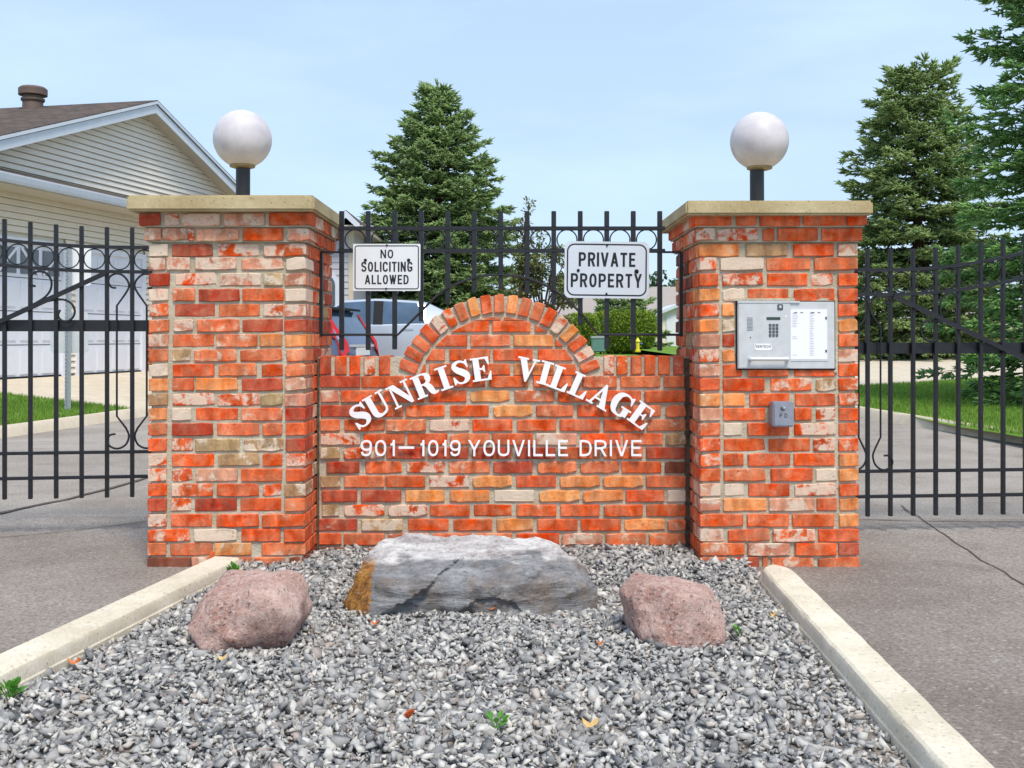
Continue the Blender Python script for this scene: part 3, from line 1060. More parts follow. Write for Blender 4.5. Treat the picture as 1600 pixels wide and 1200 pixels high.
# courses inside the arch, cut to the curve
def clip_to_circle(x0, x1, z0, z1, cx, cz, rad):
    pts = []
    N = 8
    for i in range(N + 1): pts.append((x0 + (x1 - x0) * i / N, z0))
    for i in range(1, N): pts.append((x1, z0 + (z1 - z0) * i / N))
    for i in range(N + 1): pts.append((x1 - (x1 - x0) * i / N, z1))
    for i in range(1, N): pts.append((x0, z1 - (z1 - z0) * i / N))
    if all((x - cx) ** 2 + (z - cz) ** 2 > rad * rad for x, z in pts):
        return None
    inside = [(x, z) for x, z in pts if (x - cx) ** 2 + (z - cz) ** 2 <= rad * rad]
    if len(inside) == len(pts):
        return 'full'
    out = []
    n = len(pts)
    for i in range(n):
        p, q = pts[i], pts[(i + 1) % n]
        pin = (p[0] - cx) ** 2 + (p[1] - cz) ** 2 <= rad * rad
        qin = (q[0] - cx) ** 2 + (q[1] - cz) ** 2 <= rad * rad
        if pin: out.append(p)
        if pin != qin:
            lo, hi = 0.0, 1.0
            for _ in range(18):
                mid = (lo + hi) / 2
                x, z = p[0] + (q[0] - p[0]) * mid, p[1] + (q[1] - p[1]) * mid
                if ((x - cx) ** 2 + (z - cz) ** 2 <= rad * rad) == pin: lo = mid
                else: hi = mid
            out.append((p[0] + (q[0] - p[0]) * lo, p[1] + (q[1] - p[1]) * lo))
    # drop points on straight runs
    res = []
    for i in range(len(out)):
        a, b, c = Vector(out[i - 1]), Vector(out[i]), Vector(out[(i + 1) % len(out)])
        if (b - a).length < 1e-5: continue
        if abs((b - a).x * (c - b).y - (b - a).y * (c - b).x) > 1e-8: res.append(out[i])
    return res if len(res) >= 3 else None
inner = [
 (495.5, 500.5, [(742, 782), (788, 826)]),
 (501, 518.5, [(700, 764), (769, 829), (836, 890)]),
 (523.5, 541, [(640, 670), (676, 730), (735.5, 797.5), (802.5, 864), (868, 920)]),
 (546, 563.5, [(630, 648), (652, 695), (702.5, 766), (771, 832.5), (841, 905), (910, 940)]),
 (569, 586, [(636, 665), (671, 733), (738, 797), (803, 865), (871, 925)]),
]
for v0, v1, spans in inner:
    for (u0, u1) in spans:
        x0, x1, z0, z1 = wx(u0), wx(u1), wz(v1), wz(v0)
        rad = (ARI - 5.5) * SW
        res = clip_to_circle(x0, x1, z0, z1, wx(ACX), wz(ACY), rad)
        code = random.choice('RRSRO')
        if res == 'full':
            place_brick(wall, ((x0 + x1) / 2, YW + brick_rng.gauss(0, 0.001), (z0 + z1) / 2), x1 - x0, WBH if z1 - z0 > .05 else z1 - z0, 0.1, code)
        elif res:
            cx = sum(p[0] for p in res) / len(res); cz = sum(p[1] for p in res) / len(res)
            ext = max(abs(p[0] - cx) for p in res)
            if ext < 0.012: continue
            n = len(res)
            vs = [((x - cx) * .95, 0, (z - cz) * .92) for x, z in res] + [(x - cx, 0.005, z - cz) for x, z in res] + [(x - cx, 0.1, z - cz) for x, z in res]
            fs = [tuple(range(n))]
            for a in (0, n):
                for i in range(n):
                    j = (i + 1) % n
                    fs.append((a + j, a + i, a + n + i, a + n + j))
            me = bpy.data.meshes.new('brick')
            me.from_pydata(vs, [], fs)
            bm = bmesh.new(); bm.from_mesh(me); bmesh.ops.recalc_face_normals(bm, faces=bm.faces); bm.to_mesh(me); bm.free()
            o = link_mesh('brick', me, 'brick', wall, Vector((cx, YW, cz)) - origin_of(wall))
            brick_colour(o, code)
rear = MB()
z = 0.05
i = 0
while z < wz(590):
    x = wx(500) + (0.106 if i % 2 else 0)
    while x < wx(1070) - 0.2:
        rear.box((x, YW + WTH - 0.06, z - 0.029), (x + 0.2, YW + WTH, z + 0.029))
        x += 0.212
    z += 0.0725
    i += 1
ro = rear.build('rear_brickwork', 'brick', wall)
ro.color = (lin(196), lin(84), lin(52), 0.3)
tag(ro, kind='stuff')

# ================================================================== GLOBE LAMPS
def globe_lamp(u, v, upost, label):
    Y = 5.58
    c = PX(u, v, Y)
    rr = 45.2 * Y / F
    p = PX(upost, v, Y)
    zb = 1.74
    root = empty('globe_lamp', (p.x, Y, zb), label, 'lamp', 'globe lamps on the pillars')
    m = MB()
    m.lathe((p.x, Y, 0), [(0.0365, zb - 0.01), (0.0365, c.z - rr * 0.93)], 20)
    m.build('post', 'black_iron', root, smooth=True)
    m = MB()
    m.lathe((p.x, Y, 0), [(0.058, zb), (0.058, zb + 0.03), (0.040, zb + 0.036)], 24)
    m.build('base_flange', 'black_iron', root, smooth=True)
    m = MB()
    zz = c.z - rr
    m.lathe((c.x, Y, 0), [(0.045, zz - 0.002), (0.064, zz + 0.004), (0.066, zz + 0.016), (0.06, zz + 0.02)], 32)
    m.build('collar', 'brass', root, smooth=True)
    m = MB()
    prof = []
    for i in range(33):
        a = math.pi * (-0.46 + 0.96 * i / 32)
        prof.append((max(0.0005, rr * math.cos(a)), c.z + rr * math.sin(a)))
    m.lathe((c.x, Y, 0), prof, 48)
    m.build('globe', 'globe', root, smooth=True, angle=60)
globe_lamp(379, 217.5, 380, 'white globe lamp on the pillar without the intercom')
globe_lamp(1186.5, 220.5, 1182.5, 'white globe lamp on the intercom pillar')

# ================================================================== IRONWORK
IR = 'black_iron'
def ring(m, c, r, t, Y, n=24):
    m.tube([(c[0] + r * math.cos(2 * math.pi * i / n), Y, c[1] + r * math.sin(2 * math.pi * i / n)) for i in range(n)], t, 6, closed=True)

YFEN = 5.585
def fence_panel():
    f = lambda u, v: PX(u, v, YFEN)
    root = empty('fence_panel', (0, YFEN, wz(556)), 'black iron fence panel with rings between the pillars above the brick wall', 'fence')
    S = YFEN / F
    bars = [534 + 41.4 * i for i in range(13)]
    bot = [547, 547, 546, 502, 475, 457, 452, 459, 476, 508, 546, 547, 548]
    for u, b in zip(bars, bot):
        m = MB()
        m.bar(f(u, 330), f(u, b), 7.4 * S, 0.022)
        m.build('bar', IR, root, bevel=0.002)
    for v, t in ((357, 5.5), (392, 5.5)):
        m = MB()
        m.bar(f(529, v), f(1039, v), 0.020, 0.026)
        m.build('rail', IR, root, bevel=0.002)
    for i in range(12):
        c = f((bars[i] + bars[i + 1]) / 2, 374.5)
        m = MB()
        ring(m, (c.x, c.z), 15.6 * S, 0.0035, YFEN, 28)
        m.build('ring', IR, root, smooth=True)
    # bent flat bar that follows the arch
    pts = [f(502, 523), f(560, 523), f(622, 523)]
    arc = catmull([f(622, 523), f(650, 495), f(680, 465), f(702, 449), f(745, 433), f(783, 430), f(824, 435), f(868, 455), f(905, 487), f(920, 505), f(934, 523)], 5)
    pts = pts[:-1] + arc + [f(1000, 523), f(1064, 523)]
    m = MB()
    m.tube([p + Vector((0, -0.013, 0)) for p in pts], 0.0062, 6)
    m.build('arched_bar', IR, root, smooth=True)
    for u, uu in ((502, 530), (1064, 1036)):
        m = MB()
        m.bar(f(u, 394), f(u, 526), 0.017, 0.03)
        m.bar(f(u, 394), f(uu, 394), 0.010, 0.022)
        m.build('wall_bracket', IR, root, bevel=0.001)
fence_panel()

def spiral(c, r0, a0, a1, r1=None, n=20):
    r1 = r0 if r1 is None else r1
    return [(c[0] + (r0 + (r1 - r0) * i / n) * math.cos(a0 + (a1 - a0) * i / n), c[1] + (r0 + (r1 - r0) * i / n) * math.sin(a0 + (a1 - a0) * i / n)) for i in range(n + 1)]

YG = 6.12
def gate(side):
    """a swinging iron gate; pixel layout measured in its own plane"""
    SG = YG / F
    if side < 0:
        hinge = PX(232, 560, YG)
        root = empty('iron_gate', (hinge.x, YG, 0.1), 'black iron scroll gate before the garage house', 'gate', 'iron gates of the entrance')
        bars = [207.6 - 37.7 * i for i in range(-1, 14)]
        top = {0: 356, 1: 356, 2: 355.6, 3: 353.5, 4: 350, 5: 345}
        def r1(u): return 387 - 0.00030 * max(0, 190 - u) ** 2
        def r2(u): return 425 - 0.00028 * max(0, 190 - u) ** 2
        def tp(u): return 356 - 0.00036 * max(0, 190 - u) ** 2
        mid, b1, b2, bb = 509, 705.5, 744, 776
        u_in, u_out = 246, bars[-1] - 4
        tilt = 8.0
        def conv(zx, zy): return (zx / 2.5, 320 + zy / 2.5)
    else:
        hinge = PX(1341, 560, YG)
        root = empty('iron_gate', (hinge.x, YG, 0.0), 'black iron scroll gate before the two spruces', 'gate', 'iron gates of the entrance')
        bars = [1356 + 36.9 * i for i in range(-1, 14)]
        def r1(u): return 422 - 0.00052 * max(0, u - 1375) ** 2
        def r2(u): return 460 - 0.00048 * max(0, u - 1375) ** 2
        def tp(u): return 389 - 0.00050 * max(0, u - 1385) ** 2
        mid, b1, b2, bb = 544, 736.5, 776, 807
        u_in, u_out = 1322, bars[-1] + 4
        tilt = 5.0
        def conv(zx, zy): return (1320 + zx / 2.5, 340 + zy / 2.5)
    O = origin_of(root)
    def f(u, v, dy=0.0):
        p = PX(u, v, YG)
        return Vector((p.x - O.x, dy, p.z - O.z))
    def bl(m, name, smooth=False, bevel=0.0):
        m.build(name, IR, root, smooth=smooth, bevel=bevel, local=True)
    for u in bars:
        m = MB()
        m.bar(f(u, tp(u)), f(u, bb), 0.0215, 0.0215)
        bl(m, 'bar', bevel=0.002)
    for r in (r1, r2):
        m = MB()
        us = np.linspace(u_in, u_out, 26)
        for a, b in zip(us[:-1], us[1:]):
            m.bar(f(a, r(a)), f(b, r(b)), 0.0185, 0.030)
        bl(m, 'curved_rail')
    m = MB()
    m.bar(f(u_in, mid, 0.022), f(u_out, mid, 0.022), 0.064, 0.016)
    bl(m, 'middle_rail', bevel=0.002)
    for b in (b1, b2):
        m = MB()
        m.bar(f(u_in, b), f(u_out, b), 0.017, 0.030)
        bl(m, 'lower_rail', bevel=0.002)
    for a, b in zip(bars[:-1], bars[1:]):
        u = (a + b) / 2
        v = (r1(u) + r2(u)) / 2
        c = f(u, v)
        m = MB()
        ring(m, (c.x, c.z), 15.6 * SG, 0.0036, 0.0, 26)
        bl(m, 'ring', True)
    # brace
    m = MB()
    if side < 0:
        m.bar(f(*conv(424, 268), -0.02), f(-260, 636, -0.02), 0.026, 0.012)
    else:
        m.bar(f(*conv(190, 306), -0.02), f(1860, 676, -0.02), 0.026, 0.012)
    bl(m, 'brace')
    def scroll(pts, dy=-0.012, t=0.0062, name='scroll'):
        P = catmull([f(*conv(x, y), dy) for x, y in pts], 5)
        m = MB()
        m.tube(P, t, 6)
        bl(m, name, True)
    if side < 0:
        scroll([(163, 322), (146, 314), (141, 295), (150, 275), (175, 264), (203, 272), (220, 298), (219, 330), (202, 358), (175, 379), (135, 402)])
        scroll([(195, 382), (235, 373), (268, 373), (295, 388), (307, 415), (300, 440), (280, 455), (258, 452), (246, 435), (250, 418), (255, 413)])
        cx = 519
        up = [(460, 326), (442, 322), (432, 303), (438, 282), (458, 271), (482, 275), (503, 297), (508, 322), (494, 350)]
        dn = [(498, 872), (508, 902), (496, 935), (466, 950), (437, 940), (427, 916), (438, 897), (458, 893)]
        x_lo = 463
        y_up, y_dn = 395, 824
    else:
        scroll([(372, 470), (362, 480), (335, 482), (310, 465), (303, 438), (312, 412), (338, 400), (365, 402), (392, 416)])
        scroll([(392, 395), (382, 370), (382, 335), (398, 306), (425, 294), (448, 305), (457, 328)])
        cx = 95
        up = [(153, 330), (172, 335), (182, 326), (170, 314), (140, 308), (112, 318), (98, 345), (102, 375), (118, 400)]
        dn = [(118, 900), (108, 930), (118, 965), (145, 985), (172, 980), (187, 962), (184, 942), (170, 930), (153, 930)]
        x_lo = 139
        y_up, y_dn = 430, 858
    for mir in (0, 1):
        def mm(p): return (2 * cx - p[0], p[1]) if mir else p
        U = catmull([f(*conv(*mm(p)), -0.012) for p in up], 4)
        D = catmull([f(*conv(*mm(p)), -0.012) for p in dn], 4)
        V = [f(*conv(*mm((x_lo, y_up))), -0.012), f(*conv(*mm((x_lo, y_dn))), -0.012)]
        m = MB()
        m.tube(U + V + D, 0.0058, 6)
        bl(m, 'lyre_scroll', True)
    root.rotation_euler = (0, 0, R(tilt) )
gate(-1)
gate(1)

# ================================================================== LETTERING
SANS = {
 'I': [('l', .5, 0, .5, 1)], 'L': [('l', 0, 0, 0, 1), ('l', 0, 0, 1, 0)], 'T': [('l', .5, 0, .5, 1), ('l', 0, 1, 1, 1)],
 'N': [('l', 0, 0, 0, 1), ('l', 1, 0, 1, 1), ('d', 0, 1, 1, 0)], 'V': [('d', 0, 1, .5, 0), ('d', 1, 1, .5, 0)],
 'H': [('l', 0, 0, 0, 1), ('l', 1, 0, 1, 1), ('l', 0, .5, 1, .5)],
 'A': [('d', 0, 0, .5, 1), ('d', 1, 0, .5, 1), ('b', .2, .27, .8, .27)],
 'W': [('d', 0, 1, .27, 0), ('d', .5, 1, .27, 0), ('d', .5, 1, .73, 0), ('d', 1, 1, .73, 0)],
 'E': [('l', 0, 0, 0, 1), ('l', 0, 1, 1, 1), ('l', 0, 0, 1, 0), ('l', 0, .52, .86, .52)], 'F': [('l', 0, 0, 0, 1), ('l', 0, 1, 1, 1), ('l', 0, .5, .85, .5)],
 'Y': [('d', 0, 1, .5, .40), ('d', 1, 1, .5, .40), ('l', .5, 0, .5, .40)],
 'D': [('l', 0, 0, 0, 1), ('c', [(0, 1), (.45, 1), (.84, .9), (1, .62), (1, .38), (.84, .1), (.45, 0), (0, 0)])],
 'P': [('l', 0, 0, 0, 1), ('c', [(0, 1), (.55, 1), (.9, .93), (1, .74), (.9, .54), (.55, .47), (0, .47)])],
 'R': [('l', 0, 0, 0, 1), ('c', [(0, 1), (.55, 1), (.9, .93), (1, .75), (.9, .57), (.55, .49), (0, .49)]), ('d', .55, .49, 1, 0)],
 'O': [('o', .5, .5, .5, .5)], '0': [('o', .5, .5, .5, .5)],
 'C': [('c', [(1, .74), (.88, .94), (.5, 1), (.12, .92), (0, .65), (0, .35), (.12, .08), (.5, 0), (.88, .06), (1, .26)])],
 'G': [('c', [(1, .76), (.88, .94), (.5, 1), (.12, .92), (0, .65), (0, .35), (.12, .08), (.5, 0), (.86, .07), (1, .26)]), ('l', 1, .2, 1, .42), ('l', .58, .42, 1, .42)],
 'S': [('c', [(1, .78), (.86, .95), (.5, 1), (.14, .94), (0, .77), (.12, .60), (.5, .52), (.88, .41), (1, .24), (.86, .06), (.5, 0), (.14, .05), (0, .22)])],
 'U': [('c', [(0, 1.09), (0, .7), (0, .3), (.12, .08), (.5, 0), (.88, .08), (1, .3), (1, .7), (1, 1.09)])],
 '1': [('l', .85, 0, .85, 1), ('c', [(.85, .98), (.66, .84), (.36, .77), (.05, .76)])],
 '9': [('o', .5, .69, .5, .31), ('c', [(1, .69), (.97, .34), (.82, .08), (.45, 0), (.13, .07), (.02, .24)])],
}
def sans_letter(m, ch, x0, x1, z0, z1, sw, y, depth):
    """one character of even strokes, fitted in a box on a wall that faces -Y"""
    h = sw / 2
    if ch in ('I',):
        x0 = x1 = (x0 + x1) / 2
        X = lambda a: x0
    else:
        X = lambda a: x0 + h + (x1 - x0 - sw) * a
    Z = lambda b: z0 + h + (z1 - z0 - sw) * b
    ZF = lambda b: z0 + (z1 - z0) * b
    for i, st in enumerate(SANS[ch]):
        d = depth * (1 + 0.04 * i)
        fn = lambda x, z, dd: Vector((x, y - dd, z))
        if st[0] in 'lb':
            a, b, c, e = X(st[1]), Z(st[2]), X(st[3]), Z(st[4])
            k = h if st[0] == 'l' else 0
            if abs(a - c) < 1e-6: q = [(a - h, min(b, e) - k), (a + h, min(b, e) - k), (a + h, max(b, e) + k), (a - h, max(b, e) + k)]
            else: q = [(min(a, c) - k, b - h), (max(a, c) + k, b - h), (max(a, c) + k, b + h), (min(a, c) - k, b + h)]
            m.prism(q, fn, d, 0)
        elif st[0] == 'd':
            a, b, c, e = X(st[1]), ZF(st[2]), X(st[3]), ZF(st[4])
            L = math.hypot(c - a, e - b)
            hw = h * min(1.9, L / max(1e-6, abs(e - b)))
            m.prism([(a - hw, b), (a + hw, b), (c + hw, e), (c - hw, e)], fn, d, 0)
        else:
            if st[0] == 'o':
                P = []
                for k in range(33):
                    t = 2 * math.pi * k / 32
                    cs, sn = math.cos(t), math.sin(t)
                    e = 2 / 2.3
                    P.append(Vector((X(st[1] + st[3] * math.copysign(abs(cs) ** e, cs)), Z(st[2] + st[4] * math.copysign(abs(sn) ** e, sn)), 0)))
            else:
                P = catmull([Vector((X(a), Z(b), 0)) for a, b in st[1]], 5)
            n = len(P)
            Lf, Rg = [], []
            for k, p in enumerate(P):
                t = P[min(k + 1, n - 1)] - P[max(k - 1, 0)]
                if st[0] == 'o' and k in (0, n - 1): t = P[1] - P[-2]
                t.normalize()
                sd = Vector((-t.y, t.x, 0)) * h
                Lf.append(p + sd); Rg.append(p - sd)
            vs = [fn(q.x, q.y, d) for q in Lf] + [fn(q.x, q.y, d) for q in Rg] + [fn(q.x, q.y, 0) for q in Lf] + [fn(q.x, q.y, 0) for q in Rg]
            fs = []
            for k in range(n - 1):
                fs += [(k, k + 1, n + k + 1, n + k), (k, 2 * n + k, 2 * n + k + 1, k + 1), (n + k, n + k + 1, 3 * n + k + 1, 3 * n + k)]
            fs += [(0, n, 3 * n, 2 * n), (n - 1, 3 * n - 1, 4 * n - 1, 2 * n - 1)]
            m.add(vs, fs)

CW = {'I': .22, 'E': .86, 'L': .82, 'T': .92, 'F': .84, '1': .5, 'W': 1.35, 'A': 1.08, 'V': 1.08, 'Y': 1.06, '9': .92, '0': .92}
def flat_text(name, s, mat, parent, x0, x1, z0, z1, y, depth, weight=.16, gap=.27, each=False):
    """a word of even strokes, fitted in a box"""
    tot = sum(CW.get(c, 1.0) for c in s) + gap * (len(s) - 1)
    k = (x1 - x0) / tot
    x = x0
    m = MB()
    out = None
    for c in s:
        w = CW.get(c, 1.0) * k
        sans_letter(m, c, x, x + w, z0, z1, weight * (z1 - z0), y, depth)
        x += w + gap * k
        if each:
            out = m.build(name, mat, parent)
            m = MB()
    return out if each else m.build(name, mat, parent)

def rect(x0, y0, x1, y1): return [(x0, y0), (x1, y0), (x1, y1), (x0, y1)]
def stroke(pts, n=6):
    P = catmull([Vector((x, y, w)) for x, y, w in pts], n)
    L, Rt = [], []
    for i, p in enumerate(P):
        t = (P[min(i + 1, len(P) - 1)] - P[max(0, i - 1)])
        t = Vector((t.x, t.y)).normalized()
        s = Vector((-t.y, t.x)) * max(0.03, p.z) / 2
        L.append((p.x + s.x, p.y + s.y))
        Rt.append((p.x - s.x, p.y - s.y))
    return ('strip', L, Rt)
GLYPH = {
 'I': (0.54, [rect(.14, 0, .40, 1), rect(0, 0, .54, .075), rect(0, .925, .54, 1)]),
 'E': (0.84, [rect(.10, 0, .36, 1), rect(0, .925, .78, 1), rect(0, 0, .80, .075), [(.78, 1), (.62, .93), (.73, .66), (.78, .66)], [(.84, .38), (.79, .38), (.64, .07), (.81, 0)],
              rect(.34, .47, .56, .54), [(.58, .36), (.58, .66), (.54, .66), (.44, .51), (.54, .36)]]),
 'L': (0.78, [rect(.10, 0, .36, 1), rect(0, .925, .47, 1), rect(0, 0, .75, .075), [(.78, .40), (.73, .40), (.56, .07), (.76, 0)]]),
 'U': (0.94, [rect(.10, .3, .36, 1), rect(0, .925, .46, 1), rect(.74, .3, .83, 1), rect(.62, .925, .95, 1), stroke([(.23, .34, .26), (.25, .16, .24), (.36, .05, .17), (.52, .03, .11), (.70, .09, .11), (.78, .22, .09), (.785, .34, .09)])]),
 'N': (0.98, [rect(.12, 0, .205, .9), rect(.0, 0, .32, .075), rect(0, .925, .3, 1), [(.08, 1), (.36, 1), (.88, .13), (.88, -.02), (.76, -.02)], rect(.795, .1, .88, 1), rect(.67, .925, 1.0, 1)]),
 'V': (0.96, [[(.08, .98), (.36, .98), (.59, .30), (.50, -.02), (.44, -.02)], [(.72, .98), (.81, .98), (.51, -.02), (.45, -.02)], rect(0, .925, .46, 1), rect(.62, .925, .94, 1)]),
 'A': (0.98, [[(.12, .02), (.21, .02), (.50, .88), (.46, 1.02)], [(.44, 1.02), (.53, 1.02), (.90, .02), (.61, .02), (.41, .86)], rect(.24, .28, .66, .36), rect(0, 0, .32, .075), rect(.52, 0, .98, .075)]),
 'R': (0.98, [rect(.10, 0, .36, 1), rect(0, 0, .46, .075), rect(0, .925, .42, 1), stroke([(.34, .962, .075), (.54, .955, .08), (.68, .88, .18), (.715, .75, .25), (.68, .61, .18), (.54, .535, .08), (.34, .52, .075)]),
              stroke([(.46, .52, .10), (.60, .44, .22), (.68, .28, .25), (.74, .10, .22), (.84, .035, .11), (.97, .06, .06)])]),
 'S': (0.78, [stroke([(.70, .70, .05), (.62, .87, .08), (.42, .96, .09), (.22, .90, .15), (.155, .76, .21), (.27, .61, .26), (.47, .48, .29), (.62, .33, .27), (.60, .15, .20), (.42, .04, .09), (.22, .08, .08), (.08, .30, .05)]),
              [(.68, 1), (.73, 1), (.74, .66), (.69, .66), (.60, .90)], [(.04, 0), (.09, 0), (.18, .12), (.085, .34), (.035, .34)]]),
 'G': (0.98, [stroke([(.82, .70, .05), (.72, .89, .08), (.50, .96, .09), (.27, .86, .20), (.17, .66, .27), (.15, .48, .28), (.19, .27, .26), (.30, .10, .18), (.50, .035, .09), (.68, .07, .10), (.76, .18, .14)]),
              rect(.62, .08, .88, .42), rect(.50, .38, .98, .455), [(.80, 1), (.85, 1), (.86, .64), (.81, .64), (.70, .92)]]),
}
def serif_letter(ch, parent, cx, cz, ang, h, y, depth):
    w, pieces = GLYPH[ch]
    m = MB()
    ca, sa = math.cos(ang), math.sin(ang)
    for i, pc in enumerate(pieces):
        d = depth + 0.0004 * i
        def fn(x, z, dd):
            lx, lz = (x - w / 2) * h, (z - 0.5) * h
            return Vector((cx + lx * ca - lz * sa, y - dd, cz + lx * sa + lz * ca))
        if pc and pc[0] == 'strip':
            L, Rt = pc[1], pc[2]
            n = len(L)
            vs = [fn(*p, d) for p in L] + [fn(*p, d) for p in Rt] + [fn(*p, 0) for p in L] + [fn(*p, 0) for p in Rt]
            fs = []
            for k in range(n - 1):
                fs.append((k, k + 1, n + k + 1, n + k))
                fs.append((k, 2 * n + k, 2 * n + k + 1, k + 1))
                fs.append((n + k, n + k + 1, 3 * n + k + 1, 3 * n + k))
            fs.append((0, n, 3 * n, 2 * n))
            fs.append((n - 1, 2 * n + n - 1, 3 * n + n - 1, 2 * n - 1))
            m.add(vs, fs)
        else:
            m.prism(pc, fn, d, 0.0)
    return m.build('letter', 'white_letter', parent)

YL = YW - 0.016
name_sign = empty('arched_lettering', (wx(783), YL, wz(660)), 'white serif letters reading SUNRISE VILLAGE in an arc on the wall', 'lettering')
cxl, czl, rl = 783.0, 921.0, 348.0
LET = [('S', 564, 649), ('U', 590.5, 632), ('N', 627, 615.5), ('R', 664, 601), ('I', 694, 590.5), ('S', 720, 581.5), ('E', 752, 576.5),
       ('V', 824, 577.5), ('I', 851.5, 582.5), ('L', 875, 591), ('L', 905, 602), ('A', 939, 618), ('G', 971.5, 632), ('E', 1001, 648.5)]
LANG = [33, 30, 26, 22, 19, 13, 8, -11, -15, -20, -24, -30, -33, -36]
for (ch, u, v), an in zip(LET, LANG):
    serif_letter(ch, name_sign, wx(u), wz(v), R(an), 36.5 * SW, YL, 0.010)
addr = empty('address_lettering', (wx(783), YL, wz(712)), 'white plain letters reading 901-1019 YOUVILLE DRIVE under the arc', 'lettering')
def word(s, u0, u1, v0=687, v1=712):
    """each character its own piece"""
    flat_text('letter', s, 'white_letter', addr, wx(u0), wx(u1), wz(v1), wz(v0), YL, 0.009, weight=.128, gap=.26, each=True)
word('901', 565, 619)
m = MB()
m.box((wx(624), YL - 0.009, wz(700.5)), (wx(648), YL, wz(697)))
m.build('dash', 'white_letter', addr)
word('1019', 656, 720)
word('YOUVILLE', 732, 887)
word('DRIVE', 905, 1001)

# ================================================================== SIGNS ON THE FENCE
def rounded_rect(x0, z0, x1, z1, r, n=6):
    out = []
    for cx, cz, a in ((x1 - r, z0 + r, -90), (x1 - r, z1 - r, 0), (x0 + r, z1 - r, 90), (x0 + r, z0 + r, 180)):
        for i in range(n + 1):
            t = R(a + 90 * i / n)
            out.append((cx + r * math.cos(t), cz + r * math.sin(t)))
    return out
def fence_sign(name, label, box, rad, lines, plate, inset, lw, bolts, tiltdeg=0.0):
    Y = YFEN - 0.024
    a, b = PX(box[0], box[3], Y), PX(box[2], box[1], Y)
    root = empty(name, ((a.x + b.x) / 2, Y, a.z), label, 'sign')
    S = Y / F
    m = MB()
    m.prism(rounded_rect(a.x, a.z, b.x, b.z, rad * S), lambda x, z, d: Vector((x, d, z)), Y, Y + 0.003)
    m.build('plate', plate, root)
    # printed border
    o = rounded_rect(a.x + inset * S, a.z + inset * S, b.x - inset * S, b.z - inset * S, (rad + 3) * S, 8)
    i = rounded_rect(a.x + (inset + lw) * S, a.z + (inset + lw) * S, b.x - (inset + lw) * S, b.z - (inset + lw) * S, max(1, rad + 3 - lw) * S, 8)
    n = len(o)
    m = MB()
    m.add([Vector((x, Y - 0.0006, z)) for x, z in o] + [Vector((x, Y - 0.0006, z)) for x, z in i], [(k, (k + 1) % n, n + (k + 1) % n, n + k) for k in range(n)])
    m.build('border', 'sign_black', root)
    for s, u0, u1, v0, v1 in lines:
        p, q = PX(u0, v1, Y), PX(u1, v0, Y)
        flat_text('lettering', s, 'sign_black', root, p.x, q.x, p.z, q.z, Y - 0.0005, 0.0005)
    for u, v, r in bolts:
        p = PX(u, v, Y)
        m = MB()
        m.lathe((p.x, Y, p.z), [(r * S, 0.0), (r * S, -0.004), (r * S * 0.55, -0.007)], 14, 'y')
        m.build('bolt', 'plastic_black', root, smooth=True)
    root.rotation_euler = (0, R(tiltdeg), 0)
fence_sign('no_soliciting_sign', 'white sign reading NO SOLICITING ALLOWED on the fence', (551.5, 381, 657, 454.5), 1.5,
           [('NO', 594.5, 614.5, 390, 403.5), ('SOLICITING', 564.5, 644.5, 409, 424.5), ('ALLOWED', 570, 638.5, 429.5, 444)], 'sign_white', 2.4, 1.6,
           [(571, 406.5, 2.4), (638.5, 406.5, 2.6), (604.5, 383.2, 1.4), (603.5, 451, 1.5)], 0.0)
fence_sign('private_property_sign', 'pale rounded sign reading PRIVATE PROPERTY on the fence', (881.5, 377.5, 1013.5, 466), 9,
           [('PRIVATE', 903.5, 992, 394.5, 416.5), ('PROPERTY', 891.5, 1002.5, 427.5, 449)], 'sign_silver', 3.5, 2.2,
           [(903, 423, 2.4), (994, 423.5, 3.4), (947.5, 383.5, 1.6), (947.5, 459, 1.6)], 0.7)

